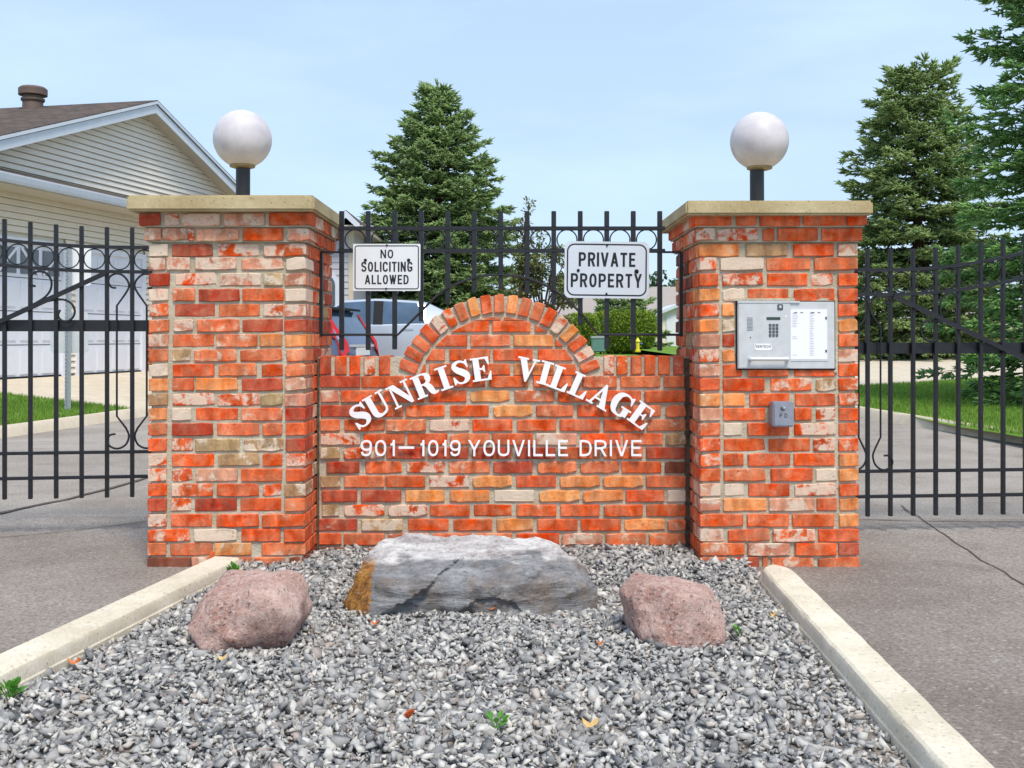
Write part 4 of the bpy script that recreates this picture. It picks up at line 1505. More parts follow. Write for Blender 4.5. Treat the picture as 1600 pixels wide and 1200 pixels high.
# ================================================================== INTERCOM AND KEY BOX
def intercom():
    Y = YF - 0.004
    f = lambda u, v, dy=0.0: PX(u, v, Y) + Vector((0, dy, 0))
    S = Y / F
    a, b = f(1151, 578), f(1305, 470)
    root = empty('intercom_panel', ((a.x + b.x) / 2, Y, a.z), 'brushed steel intercom panel with keypad and resident list in the pillar', 'intercom')
    def bx(name, u0, v0, u1, v1, d0, d1, mat, bev=0.0):
        p, q = f(u0, v1), f(u1, v0)
        m = MB()
        m.box((p.x, Y + d0, p.z), (q.x, Y + d1, q.z))
        return m.build(name, mat, root, bevel=bev)
    bx('recess', 1150.8, 470, 1305, 578, 0.0025, 0.05, 'dark_gap')
    bx('mortar_surround', 1146.5, 466, 1309, 470, 0.0035, 0.04, 'mortar')
    bx('mortar_surround', 1303.5, 470, 1309, 582, 0.0040, 0.04, 'mortar')
    bx('housing', 1152.5, 471.5, 1303.5, 576, -0.004, 0.04, 'aluminium', 0.002)
    bx('door_leaf', 1153.5, 473.5, 1234, 575, -0.009, 0.0, 'aluminium', 0.002)
    bx('top_strip', 1152, 470.5, 1249, 473.5, -0.012, 0.0, 'steel_light', 0.001)
    bx('directory_frame', 1233, 481.5, 1293.5, 564.5, -0.0065, 0.0, 'steel_light', 0.001)
    pp = bx('directory_paper', 1235, 483.5, 1291.5, 561.5, -0.0075, 0.0, 'paper')
    for (ua, ub) in ((1237.5, 1247), (1264.5, 1272)):
        v = 489.5
        k = 0
        while v < 556:
            m = MB()
            w = random.uniform(0.6, 1.0)
            p, q = f(ua, v + 0.55), f(ua + (ub - ua) * w, v)
            m.box((p.x, Y - 0.0080, p.z), (q.x, Y - 0.0074, q.z))
            if ua < 1250 and v > 512 and random.random() < 0.6:
                v += 2.6
                continue
            m.build('text_line', 'ink', pp)
            v += 2.6
    for u0, u1 in ((1240, 1245), (1250, 1254), (1266, 1272), (1277, 1281)):
        m = MB()
        p, q = f(u0, 489.2), f(u1, 488)
        m.box((p.x, Y - 0.0082, p.z), (q.x, Y - 0.0074, q.z))
        m.build('heading', 'dark_ink', pp)
    for v in (495, 546.5):
        bx('hinge_screw', 1289, v, 1291, v + 4, -0.010, -0.004, 'plastic_black')
    for i in range(10):
        v = 496.3 + i * 2.15
        bx('speaker_slot', 1166.5, v, 1175.5, v + 0.8, -0.0098, -0.0085, 'steel_dark')
    bx('display', 1197, 495.5, 1218.5, 500, -0.0102, -0.008, 'lcd')
    for r in range(4):
        for c in range(3):
            u, v = 1200.7 + c * 5.3, 506 + r * 5.3
            bx('key', u, v, u + 4.0, v + 4.2, -0.0125, -0.009, 'steel_dark', 0.0012)
    bx('lock', 1214, 475.5, 1222.5, 484.5, -0.013, -0.009, 'steel_dark', 0.002)
    bx('lock_cylinder', 1216.5, 477.5, 1219.8, 481.5, -0.0155, -0.013, 'steel_light', 0.001)
    np_ = bx('name_plate', 1178.5, 537, 1205, 547.5, -0.0103, -0.008, 'paper')
    p, q = f(1180, 543.2), f(1203.3, 539.4)
    flat_text('lettering', 'GENTECH', 'dark_ink', np_, p.x, q.x, p.z, q.z, Y - 0.0104, 0.0003)
    for u in (1179.3, 1203.5):
        for v in (538, 546):
            bx('rivet', u, v, u + 0.9, v + 0.9, -0.0112, -0.0095, 'dark_ink')
    bx('microphone', 1171, 526.4, 1172.8, 528.2, -0.0098, -0.0085, 'dark_ink')
    m = MB()
    y = Y - 0.036
    m.tube([f(1171, 561, -0.009), f(1171, 561, -0.034), f(1174, 561, -0.036), f(1226, 561, -0.036), f(1229, 561, -0.034), f(1229, 561, -0.009)], 0.0085, 10)
    m.build('handle', 'steel_light', root, smooth=True)
    bx('indicator', 1226, 493, 1229, 495.5, -0.0098, -0.0085, 'paper')
intercom()

def key_box():
    Y = YF - 0.075
    S = Y / F
    a, b = PX(1208, 667, Y), PX(1240.5, 628, Y)
    root = empty('key_box', ((a.x + b.x) / 2, YF, a.z), 'small grey metal key box marked F D below the intercom', 'key box')
    m = MB()
    m.box((a.x, Y, a.z), (b.x, YF + 0.004, b.z))
    m.build('case', 'grey_box', root, bevel=0.005)
    m = MB()
    m.box((a.x + 0.006, Y - 0.003, a.z + 0.006), (b.x - 0.006, Y + 0.002, b.z - 0.006))
    m.build('door', 'grey_box', root, bevel=0.0015)
    c = PX(1223, 637.5, Y)
    m = MB()
    m.lathe((c.x, Y - 0.003, c.z), [(0.011, 0.0), (0.011, -0.004), (0.008, -0.006)], 18, 'y')
    m.build('lock', 'steel_dark', root, smooth=True)
    m = MB()
    m.box((c.x + 0.001, Y - 0.0105, c.z - 0.002), (c.x + 0.009, Y - 0.0085, c.z + 0.006))
    m.build('keyhole_cover', 'steel_light', root)
    for ch, u in (('F', 1218), ('D', 1225.5)):
        p, q = PX(u, 652.5, Y), PX(u + 4.5, 646, Y)
        flat_text('lettering', ch, 'dark_ink', root, p.x, q.x, p.z, q.z, Y - 0.0031, 0.0003)
key_box()

# ================================================================== GRAVEL AND BOULDERS
GZ = 0.010
def kerb_in_left(y):
    t = (y - KL_in0[1]) / (KL_in1[1] - KL_in0[1])
    return KL_in0[0] + (KL_in1[0] - KL_in0[0]) * t
def kerb_in_right(y):
    t = (y - KR_in0[1]) / (KR_in1[1] - KR_in0[1])
    return KR_in0[0] + (KR_in1[0] - KR_in0[0]) * t
def gz(x, y):
    z = GZ + 0.016 * noise.noise(Vector((x * 1.4, y * 1.4, 0))) + 0.007 * noise.noise(Vector((x * 5, y * 5, 2)))
    if y > 4.7:
        z += 0.02 * min(1, (y - 4.7) / 0.7)
    return z
sheet('gravel_bed', 'gravel_bed', [(-1.78, 1.9, 0), (1.0, 1.9, 0), (1.12, 5.56, 0), (-1.2, 5.56, 0)], 40, 50, lambda x, y: gz(x, y) - 0.006)

def gravel():
    variants = []
    r = random.Random(3)
    for k in range(48):
        bm = bmesh.new()
        sx, sy, sz = 1.0, r.uniform(0.6, 0.95), r.uniform(0.40, 0.72)
        for i in range(r.randint(6, 8)):
            d = Vector((r.uniform(-1, 1), r.uniform(-1, 1), r.uniform(-1, 1)))
            d = d / max(abs(d.x), abs(d.y), abs(d.z))
            q = r.uniform(0.75, 1.05)
            bm.verts.new((d.x * sx * q, d.y * sy * q, d.z * sz * q))
        res = bmesh.ops.convex_hull(bm, input=bm.verts)
        junk = [g for g in res['geom_interior'] if isinstance(g, bmesh.types.BMVert)]
        if junk:
            bmesh.ops.delete(bm, geom=junk, context='VERTS')
        bmesh.ops.triangulate(bm, faces=bm.faces)
        bm.verts.index_update()
        V = np.array([v.co[:] for v in bm.verts])
        T = np.array([[v.index for v in f.verts] for f in bm.faces])
        bm.free()
        variants.append((V, T))
    allv, allt = [], []
    base = 0
    N = 35000
    cnt = 0
    tries = 0
    while cnt < N and tries < N * 4:
        tries += 1
        y = r.uniform(2.1, 5.52)
        x = r.uniform(-1.8, 1.12)
        if y < 5.03:
            if x < kerb_in_left(y) + 0.004: continue
        elif x < -1.30: continue
        if y < 4.88:
            if x > kerb_in_right(y) - 0.004: continue
        elif x > 1.14: continue
        if y > 5.19 and (x < LX1 + 0.008 or x > RX0 - 0.008): continue
        if y > 5.485: continue
        s = 0.0128 * math.exp(r.gauss(0, 0.40))
        s = min(max(s, 0.007), 0.030)
        lay = r.random()
        z = gz(x, y) + (0.002 if lay < 0.7 else 0.010) + r.uniform(-0.003, 0.006)
        V, T = variants[r.randrange(48)]
        ea = Matrix.Rotation(r.uniform(0, 6.283), 3, 'Z') @ Matrix.Rotation(r.gauss(0, 0.45), 3, 'X') @ Matrix.Rotation(r.gauss(0, 0.45), 3, 'Y')
        W = (V * s) @ np.array(ea).T + np.array([x, y, z])
        allv.append(W)
        allt.append(T + base)
        base += len(V)
        cnt += 1
    V = np.concatenate(allv)
    T = np.concatenate(allt)
    me = bpy.data.meshes.new('gravel')
    me.vertices.add(len(V)); me.vertices.foreach_set('co', V.astype(np.float32).ravel())
    me.loops.add(len(T) * 3); me.loops.foreach_set('vertex_index', T.astype(np.int32).ravel())
    me.polygons.add(len(T)); me.polygons.foreach_set('loop_start', np.arange(0, len(T) * 3, 3, dtype=np.int32))
    me.update(calc_edges=True)
    me.validate()
    o = link_mesh('gravel', me, 'gravel')
    tag(o, 'grey crushed stone gravel filling the bed before the brick wall', 'gravel', kind='stuff')
gravel()

def rock(name, label, mat, loc, planes, sub=5, soft=14.0, n1=0.03, n2=0.012, n3=0.004, seed=0, layered=0.0, group=None, post=None, chip=0.012):
    """stone from soft-clipped facet planes (normal, distance), weathered by noise"""
    bm = bmesh.new()
    bmesh.ops.create_icosphere(bm, subdivisions=sub, radius=1.0)
    PL = [(Vector(n).normalized(), d) for n, d in planes]
    for v in bm.verts:
        d = v.co.normalized()
        acc = 0.0
        for n, k in PL:
            c = d.dot(n)
            if c > 1e-4:
                acc += (c / k) ** soft
        r = acc ** (-1.0 / soft)
        p = d * r
        s = Vector((seed * 3.1, seed * 1.7, seed))
        q = p * 1.0
        r2 = n1 * noise.noise(q * 6 + s) + n2 * noise.noise(q * 17 + s) + n3 * noise.noise(q * 45 + s)
        if layered:
            zz = q.z + 0.05 * noise.noise(q * 4 + s) + 0.25 * q.x * 0.2
            r2 += layered * (abs(((zz * 17) % 1.0) - 0.5) - 0.25) * (0.5 + abs(noise.noise(q * 5 + s)))
        vd = noise.voronoi(q * 9 + s)[0]
        r2 += chip * (min(1.0, (vd[1] - vd[0]) * 1.6) - 0.4)
        v.co = p + d * r2
        if post: v.co = post(v.co)
    zmin = min(v.co.z for v in bm.verts)
    me = bpy.data.meshes.new(name)
    for f in bm.faces: f.smooth = True
    bm.to_mesh(me)
    bm.free()
    me.set_sharp_from_angle(angle=R(38))
    o = link_mesh(name, me, mat, None, loc)
    return tag(o, label, 'boulder', group)

# rounded boulder near the left kerb
b = rock('granite_boulder', 'rounded pink granite boulder next to the kerb and the weed', 'granite', (PX(388, 960, 3.92).x, 3.92, 0.095),
     [((0.1, 0, 1), 0.136), ((0, 0, -1), 0.14), ((-1, 0, 0.05), 0.205), ((1, 0, 0), 0.205), ((0, -1, 0.1), 0.185), ((0, 1, 0), 0.19),
      ((-0.66, -0.1, 0.75), 0.160), ((-0.75, -0.2, -0.62), 0.182), ((0.75, 0, -0.6), 0.18), ((0.8, -0.1, 0.55), 0.192), ((-0.3, -0.9, 0.3), 0.185), ((0.2, -0.8, -0.6), 0.17)],
     soft=11, n1=0.016, n2=0.012, n3=0.006, seed=6, chip=0.014)
b.rotation_euler = (0, R(-6), 0)
# angular boulder on the right
rock('granite_boulder', 'angular pale pink boulder with a sloping shoulder near the rounded kerb end', 'granite', (PX(1054, 960, 3.95).x, 3.95, 0.080),
     [((0.16, 0, 1), 0.120), ((0, 0, -1), 0.13), ((-0.7, 0, 0.75), 0.182), ((-1, -0.1, -0.22), 0.158), ((0.92, -0.1, 0.55), 0.165), ((1, 0, -0.15), 0.178), ((0, -1, 0.25), 0.165), ((0, 1, 0), 0.17),
      ((0.62, -0.15, -0.9), 0.160), ((-0.62, -0.3, -0.75), 0.150), ((-0.55, -0.75, 0.35), 0.160), ((0.6, -0.75, 0.2), 0.16), ((0.45, 0, 0.9), 0.166)],
     soft=24, n1=0.020, n2=0.011, n3=0.005, seed=9)
# long layered slab
def sstep(a, b, x):
    t = min(1.0, max(0.0, (x - a) / (b - a)))
    return t * t * (3 - 2 * t)
def slab_post(p):
    q = p.copy()
    if p.y < 0.05:
        w = 0.018 * noise.noise(Vector((p.x * 14, p.z * 14, 1.0)))
        front = sstep(0.05, -0.12, p.y)
        # broken ledge that runs down from the top to the lower left
        zl = 0.035 + (p.x + 0.30) * 0.62 + w
        if p.x < 0.16:
            q.y += 0.042 * front * sstep(0.006, -0.006, p.z - zl) * sstep(0.16, -0.02, p.x) * sstep(-0.46, -0.36, p.x)
        # hollow broken out under the middle
        e = ((p.x - 0.10) / 0.115) ** 2 + ((p.z - 0.012) / 0.075) ** 2 + w * 6
        q.y += 0.018 * front * sstep(1.05, 0.85, e)
        # shallow flakes further right
        e = ((p.x - 0.33) / 0.10) ** 2 + ((p.z - 0.125) / 0.045) ** 2 + w * 8
        q.y += 0.018 * front * sstep(1.05, 0.8, e)
        q.z -= 0.010 * sstep(1.05, 0.8, e)
    return q
rock('slate_boulder', 'long layered grey boulder with a rusty end before the lettered wall', 'slab', (PX(733, 900, 4.46).x, 4.46, 0.0),
     [((0.02, -0.24, 1), 0.186), ((0, 0, -1), 0.06), ((0, -1, -0.10), 0.238), ((0, -0.75, 0.66), 0.268), ((-0.90, -0.50, -0.16), 0.470), ((-1, 0.1, 0.30), 0.466), ((0, 1, 0.1), 0.26),
      ((0.62, -0.30, 0.72), 0.402), ((0.95, -0.4, 0.25), 0.490), ((0.40, -0.1, 0.9), 0.318), ((-0.45, -0.8, 0.45), 0.365), ((0.30, -0.95, 0.1), 0.280), ((0.9, 0.5, 0.1), 0.46), ((0.9, -0.3, -0.3), .50)],
     sub=6, soft=42, n1=0.016, n2=0.012, n3=0.005, seed=2, layered=0.020, post=slab_post, chip=0.016)

# weeds, leaves, shards
def weed(u, v, size, label, n=16, z=0.03):
    x, y = gp(u, v, z)
    root = empty('weed', (x, y, z), label, 'weed')
    m = MB()
    r = random.Random(int(u))
    ms = MB()
    for i in range(n):
        a = r.uniform(0, 6.283)
        el = r.uniform(0.25, 1.25)
        L = size * r.uniform(0.5, 1.0)
        d = Vector((math.cos(a) * math.cos(el), math.sin(a) * math.cos(el), math.sin(el)))
        p = Vector((x, y, z - 0.004)) + d * L
        s = d.cross(Vector((0, 0, 1))).normalized() * size * 0.24
        up = s.cross(d).normalized() * size * 0.06
        ln = d * size * 0.30
        k = [p - ln, p - ln * .2 + s + up, p + ln * .6 + s * .6 + up, p + ln * 1.1, p + ln * .6 - s * .6 + up, p - ln * .2 - s + up]
        m.add(k, [(0, 1, 2, 3), (0, 3, 4, 5)])
        ms.tube([Vector((x, y, z - 0.012)), p - ln * .8], 0.0012, 4)
    m.build('leaves', 'weed_leaf', root)
    ms.build('stems', 'weed_leaf', root)
weed(368, 896, 0.055, 'small green weed at the kerb end by the pillar', 26)
weed(22, 1084, 0.055, 'green weed against the kerb in the near corner of the gravel', 22)
weed(1152, 986, 0.03, 'tiny green weed beside the angular boulder', 10)
weed(776, 1130, 0.04, 'tiny green sprout in the nearest gravel', 9)

def fallen_leaf(u, v, size, label, mat, seed):
    z = 0.042
    x, y = gp(u, v, z)
    r = random.Random(seed)
    m = MB()
    n = 10
    vs = []
    for i in range(n):
        a = 2 * math.pi * i / n
        rr = size * (0.5 + 0.15 * r.uniform(-1, 1)) * (1.0 if i % 2 else 0.8)
        vs.append((x + rr * math.cos(a) * 1.4, y + rr * math.sin(a) * .8, z + size * 0.35 * math.cos(2 * a) + r.uniform(0, .006)))
    vs.append((x, y, z))
    vs += [(p[0], p[1], p[2] - 0.0012) for p in vs]
    k = n + 1
    fs = [(i, (i + 1) % n, n) for i in range(n)] + [(k + (i + 1) % n, k + i, k + n) for i in range(n)] + [(i, k + i, k + (i + 1) % n, (i + 1) % n) for i in range(n)]
    m.add(vs, fs)
    o = m.build('fallen_leaf', mat)
    tag(o, label, 'leaf', 'fallen leaves on the gravel')
fallen_leaf(120, 1031, 0.03, 'orange dead leaf against the kerb left of the rounded boulder', 'dry_leaf', 1)
fallen_leaf(349, 1025, 0.026, 'tan dead leaf under the rounded boulder', 'tan_leaf', 2)
fallen_leaf(587, 971, 0.024, 'orange dead leaf below the rusty end of the slab', 'dry_leaf', 3)
fallen_leaf(767, 948, 0.028, 'brown dead leaf tucked under the middle of the slab', 'dry_leaf', 4)
fallen_leaf(1010, 858, 0.03, 'pale yellow leaf at the foot of the wall', 'tan_leaf', 5)
fallen_leaf(920, 1126, 0.035, 'tan curled leaf in the nearest gravel', 'tan_leaf', 6)
fallen_leaf(468, 897, 0.024, 'orange dead leaf right of the rounded boulder top', 'dry_leaf', 7)
fallen_leaf(1205, 958, 0.028, 'tan dead leaf beside the kerb with the rounded end', 'tan_leaf', 8)
fallen_leaf(937, 1002, 0.02, 'red brown leaf left of the angular boulder', 'dry_leaf', 9)

def shard(u, v, Y, size, label, rot, seed, z=None):
    p = PX(u, v, Y)
    if z is not None: p.z = z
    o = rock('brick_shard', label, 'shard_clay', p, [((1, 0, 0.1), size * .35), ((-1, 0.2, 0), size * .3), ((0, 1, 0), size * .2), ((0, -1, 0.2), size * .2), ((0.2, 0, 1), size), ((0, 0, -1), size * .8)],
             sub=3, soft=24, n1=0.002, n2=0.001, n3=0.0, seed=seed)
    o['category'] = 'brick shard'
    o.rotation_euler = rot
shard(330, 873, 5.11, 0.034, 'orange brick sliver leaning on the pillar foot', (0.1, 0.25, 0.3), 2)
shard(640, 1128, 3.08, 0.024, 'red brick chip in the nearest gravel', (0.9, 0.6, 0.3), 5, 0.04)

# ================================================================== HOUSE WITH THE GARAGE
HD = Vector((0.2139, 0.9769, 0.0))       # along the garage wall, away from the camera
HN = Vector((0.9769, -0.2139, 0.0))      # out of that wall
HA = Vector((-7.68, 22.2, 0.0))          # foot of the gable peak
def hp(t, n, z): return HA + HD * t + HN * n + Vector((0, 0, z))
def garage_house():
    zb = 0.40
    root = empty('garage_house', hp(0, 0, zb), 'cream sided bungalow with a gable over white garage doors', 'house')
    TE, PEAK, PIT = 6.9, 5.86, 0.335
    def rakez(t): return PEAK - PIT * abs(t)
    # core walls
    m = MB()
    ol = [(-TE + .5, zb - .3), (TE - .5, zb - .3), (TE - .5, rakez(TE - .5) - .1), (0, PEAK - .1), (-TE + .5, rakez(TE - .5) - .1)]
    m.prism(ol, lambda t, z, d: hp(t, d, z), -0.03, -9.0)
    wl = m.build('wall', 'cream_siding', root)
    # lap boards of the gable, each its own piece
    bh = 0.112
    def board(t0, t1, z, mat, h=bh, cut=None):
        mm = MB()
        pr = [(0.002, 0.0), (0.034, 0.0), (0.034, 0.010), (0.004, h - 0.012)]
        zt = z + h
        if cut:
            a0, b0 = max(t0, -cut(z)), min(t1, cut(z))
            a1, b1 = max(t0, -cut(zt)), min(t1, cut(zt))
        else:
            a0 = a1 = t0
            b0 = b1 = t1
        if b0 - a0 < 0.05: return
        if b1 < a1: a1 = b1 = (a1 + b1) / 2
        vs = []
        for n, dz in pr:
            k = min(1.0, dz / h)
            vs.append(hp(a0 + (a1 - a0) * k, n, z + dz))
        for n, dz in pr:
            k = min(1.0, dz / h)
            vs.append(hp(b0 + (b1 - b0) * k, n, z + dz))
        mm.add(vs, [(0, 1, 2, 3), (7, 6, 5, 4), (0, 4, 5, 1), (1, 5, 6, 2), (2, 6, 7, 3), (3, 7, 4, 0)])
        mm.build('siding_board', mat, wl)
    z = 3.86
    while z < PEAK - 0.12:
        board(-TE, TE, z, 'gable_siding', cut=lambda zz: max(0.0, (PEAK - 0.06 - zz) / PIT))
        z += bh
    # garage wall boards between openings
    DOORS = [(-7.3, -2.55), (-2.02, 0.10)]
    dtop = zb + 2.32
    z = zb + 0.05
    while z < 3.60:
        if z > dtop + 0.10:
            board(-TE + .5, TE - .5, z, 'cream_siding')
        else:
            board(DOORS[0][1] + .12, DOORS[1][0] - .12, z, 'cream_siding')
            if z > zb + 0.95:
                board(DOORS[1][1] + .14, TE - .5, z, 'cream_siding')
        z += bh
    # brick plinth right of the doors
    z = zb
    i = 0
    while z < zb + 0.93:
        t = DOORS[1][1] + .14 + (0.11 if i % 2 else 0)
        while t < 3.0:
            mm = MB()
            mm.obox(hp(t + .1, 0.03, z + .03), HD * .1, HN * .03, Vector((0, 0, .03)))
            o = mm.build('brick', 'brick', wl)
            o.color = (lin(190), lin(112), lin(78), 0.3)
            t += 0.212
        z += 0.072
        i += 1
    # garage doors
    for k, (a, b) in enumerate(DOORS):
        mm = MB()
        mm.obox(hp((a + b) / 2, -0.02, (zb + dtop) / 2), HD * ((b - a) / 2), HN * .02, Vector((0, 0, (dtop - zb) / 2)))
        door = mm.build('garage_door', 'garage_white', root)
        nr = 4
        nc = 8 if k == 0 else 4
        ph = (dtop - zb) / nr
        pw = (b - a) / nc
        for r_ in range(nr):
            for c_ in range(nc):
                ta, tb = a + pw * c_ + .06, a + pw * (c_ + 1) - .06
                za, zc = zb + ph * r_ + .07, zb + ph * (r_ + 1) - .07
                glass = (r_ == nr - 1 and k == 0)
                mm = MB()
                mm.obox(hp((ta + tb) / 2, 0.006, (za + zc) / 2), HD * ((tb - ta) / 2), HN * .010, Vector((0, 0, (zc - za) / 2)))
                if glass:
                    mm.build('pane', 'house_glass', door)
                    g = MB()
                    x0, x1 = (za, zc) if c_ % 2 else (zc, za)
                    g.bar(hp(ta, 0.022, x0), hp(tb, 0.022, x1), 0.05, 0.012, up=HN)
                    g.build('muntin', 'garage_white', door)
                else:
                    mm.build('panel', 'garage_white', door, bevel=0.006)
            if r_:
                mm = MB()
                mm.obox(hp((a + b) / 2, 0.0015, zb + ph * r_), HD * ((b - a) / 2), HN * .002, Vector((0, 0, .006)))
                mm.build('joint', 'dark_gap', door)
        mm = MB()
        for t in (a - .06, b + .06):
            mm.obox(hp(t, 0.02, (zb + dtop) / 2), HD * .06, HN * .03, Vector((0, 0, (dtop - zb) / 2)))
        mm.obox(hp((a + b) / 2, 0.022, dtop + .05), HD * ((b - a) / 2 + .12), HN * .03, Vector((0, 0, .05)))
        mm.build('door_frame', 'garage_white', root)
        mm = MB()
        mm.obox(hp((a + b) / 2, 0.006, zb + .015), HD * ((b - a) / 2), HN * .015, Vector((0, 0, .02)))
        mm.build('door_seal', 'rubber', root)
    # main roof, two slopes
    def uvh(p):
        q = p - HA
        return (q.dot(HN), math.hypot(q.dot(HD), q.z * 0.3) + 0.001)
    for s in (-1, 1):
        mm = MB()
        t1 = s * (TE + .35)
        vs = [hp(0, .42, PEAK + .12), hp(t1, .42, PEAK + .12 - PIT * (TE + .35)), hp(t1, -9.4, PEAK + .12 - PIT * (TE + .35)), hp(0, -9.4, PEAK + .12)]
        vs += [v - Vector((0, 0, .05)) for v in vs]
        mm.add(vs, [(0, 1, 2, 3), (7, 6, 5, 4), (0, 4, 5, 1), (1, 5, 6, 2), (2, 6, 7, 3), (3, 7, 4, 0)])
        mm.build('roof_slope', 'shingle', root, uv=uvh)
        mm = MB()
        for (n0, n1, dz, hh) in ((.36, .39, -.02, .17), (.40, .425, .055, .06)):
            q = [hp(s * .0, n0, PEAK + dz + .045), hp(t1, n0, PEAK + dz + .045 - PIT * (TE + .35)), hp(t1, n1, PEAK + dz + .045 - PIT * (TE + .35)), hp(s * .0, n1, PEAK + dz + .045)]
            q += [v - Vector((0, 0, hh)) for v in q]
            mm.add(q, [(0, 1, 2, 3), (7, 6, 5, 4), (0, 4, 5, 1), (1, 5, 6, 2), (2, 6, 7, 3), (3, 7, 4, 0)])
        mm.build('rake_board', 'white_trim', root)
        mm = MB()
        q = [hp(s * .02, 0.0, PEAK - .07), hp(t1, 0.0, PEAK - .07 - PIT * (TE + .33)), hp(t1, .37, PEAK - .07 - PIT * (TE + .33)), hp(s * .02, .37, PEAK - .07)]
        q += [v - Vector((0, 0, .02)) for v in q]
        mm.add(q, [(0, 1, 2, 3), (7, 6, 5, 4), (0, 4, 5, 1), (1, 5, 6, 2), (2, 6, 7, 3), (3, 7, 4, 0)])
        mm.build('rake_soffit', 'soffit', root)
    # skirt roof with gutter over the garage doors
    mm = MB()
    a, b = -TE - .2, 2.6
    q = [hp(a, 0, 3.95), hp(b, 0, 3.95), hp(b, .62, 3.76), hp(a, .62, 3.76)]
    q += [v - Vector((0, 0, .04)) for v in q]
    mm.add(q, [(0, 1, 2, 3), (7, 6, 5, 4), (0, 4, 5, 1), (1, 5, 6, 2), (2, 6, 7, 3), (3, 7, 4, 0)])
    mm.build('skirt_roof', 'shingle', root, uv=lambda p: ((p - HA).dot(HD), (p - HA).dot(HN)))
    mm = MB()
    gpro = [(.60, 3.60), (.66, 3.60), (.68, 3.64), (.70, 3.72), (.70, 3.745), (.685, 3.745), (.685, 3.72), (.60, 3.70)]
    mm.prism(gpro, lambda n, z, t: hp(t, n, z), a, b)
    mm.build('gutter', 'white_trim', root)
    mm = MB()
    mm.obox(hp((a + b) / 2, .30, 3.585), HD * ((b - a) / 2), HN * .30, Vector((0, 0, .012)))
    mm.build('soffit', 'soffit', root)
    # roof vent
    mm = MB()
    c = hp(-0.25, -2.3, PEAK + .02)
    mm.lathe((c.x, c.y, c.z), [(.22, -.2), (.20, .12), (.235, .16), (.235, .20), (.20, .21), (.20, .25), (.285, .27), (.285, .40), (.24, .44)], 28)
    mm.build('roof_vent', 'vent_brown', root, smooth=True)
garage_house()

def grey_house():
    Y = 25.0
    S = Y / F
    f = lambda u, v, y=Y: PX(u, v, y)
    root = empty('grey_house', (f(500, 560).x, Y, 0.3), 'grey sided house with an arched window behind the pillar', 'house')
    x0, x1 = f(430, 500).x, f(546, 500).x
    zt = f(500, 356).z
    m = MB()
    m.box((x0, Y, 0.1), (x1, Y + 7, zt))
    wl = m.build('wall', 'grey_siding', root)
    z = 0.3
    while z < zt - 0.1:
        mm = MB()
        mm.add([Vector((x0, Y - a, z + b)) for a, b in ((.004, 0), (.022, 0), (.022, .012), (.004, .15))] + [Vector((x1 + .01, Y - a, z + b)) for a, b in ((.004, 0), (.022, 0), (.022, .012), (.004, .15))],
               [(0, 1, 2, 3), (7, 6, 5, 4), (0, 4, 5, 1), (1, 5, 6, 2), (2, 6, 7, 3), (3, 7, 4, 0)])
        mm.build('siding_board', 'grey_siding', wl)
        z += 0.15
    # arched window
    cx = f(505, 440).x
    hw = (531 - 505) * S
    zc = f(505, 447).z
    def arch(w, zb):
        return [(cx + w, zb)] + [(cx + w * math.cos(math.pi * i / 20), zc + w * 1.0 * math.sin(math.pi * i / 20)) for i in range(21)] + [(cx - w, zb)]
    m = MB()
    m.prism(arch(hw, .9), lambda x, z, d: Vector((x, d, z)), Y - .05, Y - .02)
    fr = m.build('window', 'white_trim', root)
    m = MB()
    m.prism(arch(hw - .10, 1.0), lambda x, z, d: Vector((x, d, z)), Y - .056, Y - .045)
    m.build('pane', 'house_glass', fr)
    m = MB()
    m.box((x1 - .02, Y - .04, .1), (x1 + .09, Y + .08, zt))
    m.build('corner_board', 'soffit', root)
    # gable roof seen from the eave end
    pk = f(546, 332, Y)
    ex = f(566, 352, Y)
    for s in (-1, 1):
        q = []
        dx = (ex.x - pk.x) * 1.05
        dz = pk.z - ex.z
        run = 1.0 if s > 0 else 5.0
        q = [Vector((pk.x, Y - .5, pk.z)), Vector((pk.x + s * dx * run, Y - .5, pk.z - dz * run * (1 if s > 0 else .55))), Vector((pk.x + s * dx * run, Y + 7, pk.z - dz * run * (1 if s > 0 else .55))), Vector((pk.x, Y + 7, pk.z))]
        q += [v - Vector((0, 0, .06)) for v in q]
        m = MB()
        m.add(q, [(0, 1, 2, 3), (7, 6, 5, 4), (0, 4, 5, 1), (1, 5, 6, 2), (2, 6, 7, 3), (3, 7, 4, 0)])
        m.build('roof_slope', 'shingle', root, uv=lambda p: (p.y, p.x))
        q = [Vector((v.x, Y - .53 if v.y < Y else Y - .50, v.z - .02)) for v in q[:4]]
        q += [v - Vector((0, 0, .16)) for v in q]
        m = MB()
        m.add(q, [(0, 1, 2, 3), (7, 6, 5, 4), (0, 4, 5, 1), (1, 5, 6, 2), (2, 6, 7, 3), (3, 7, 4, 0)])
        m.build('rake_board', 'white_trim', root)
    m = MB()
    m.box((x0, Y - .45, zt - .05), (x1 + .35, Y + 6.9, zt + .02))
    m.build('soffit', 'soffit', root)
grey_house()

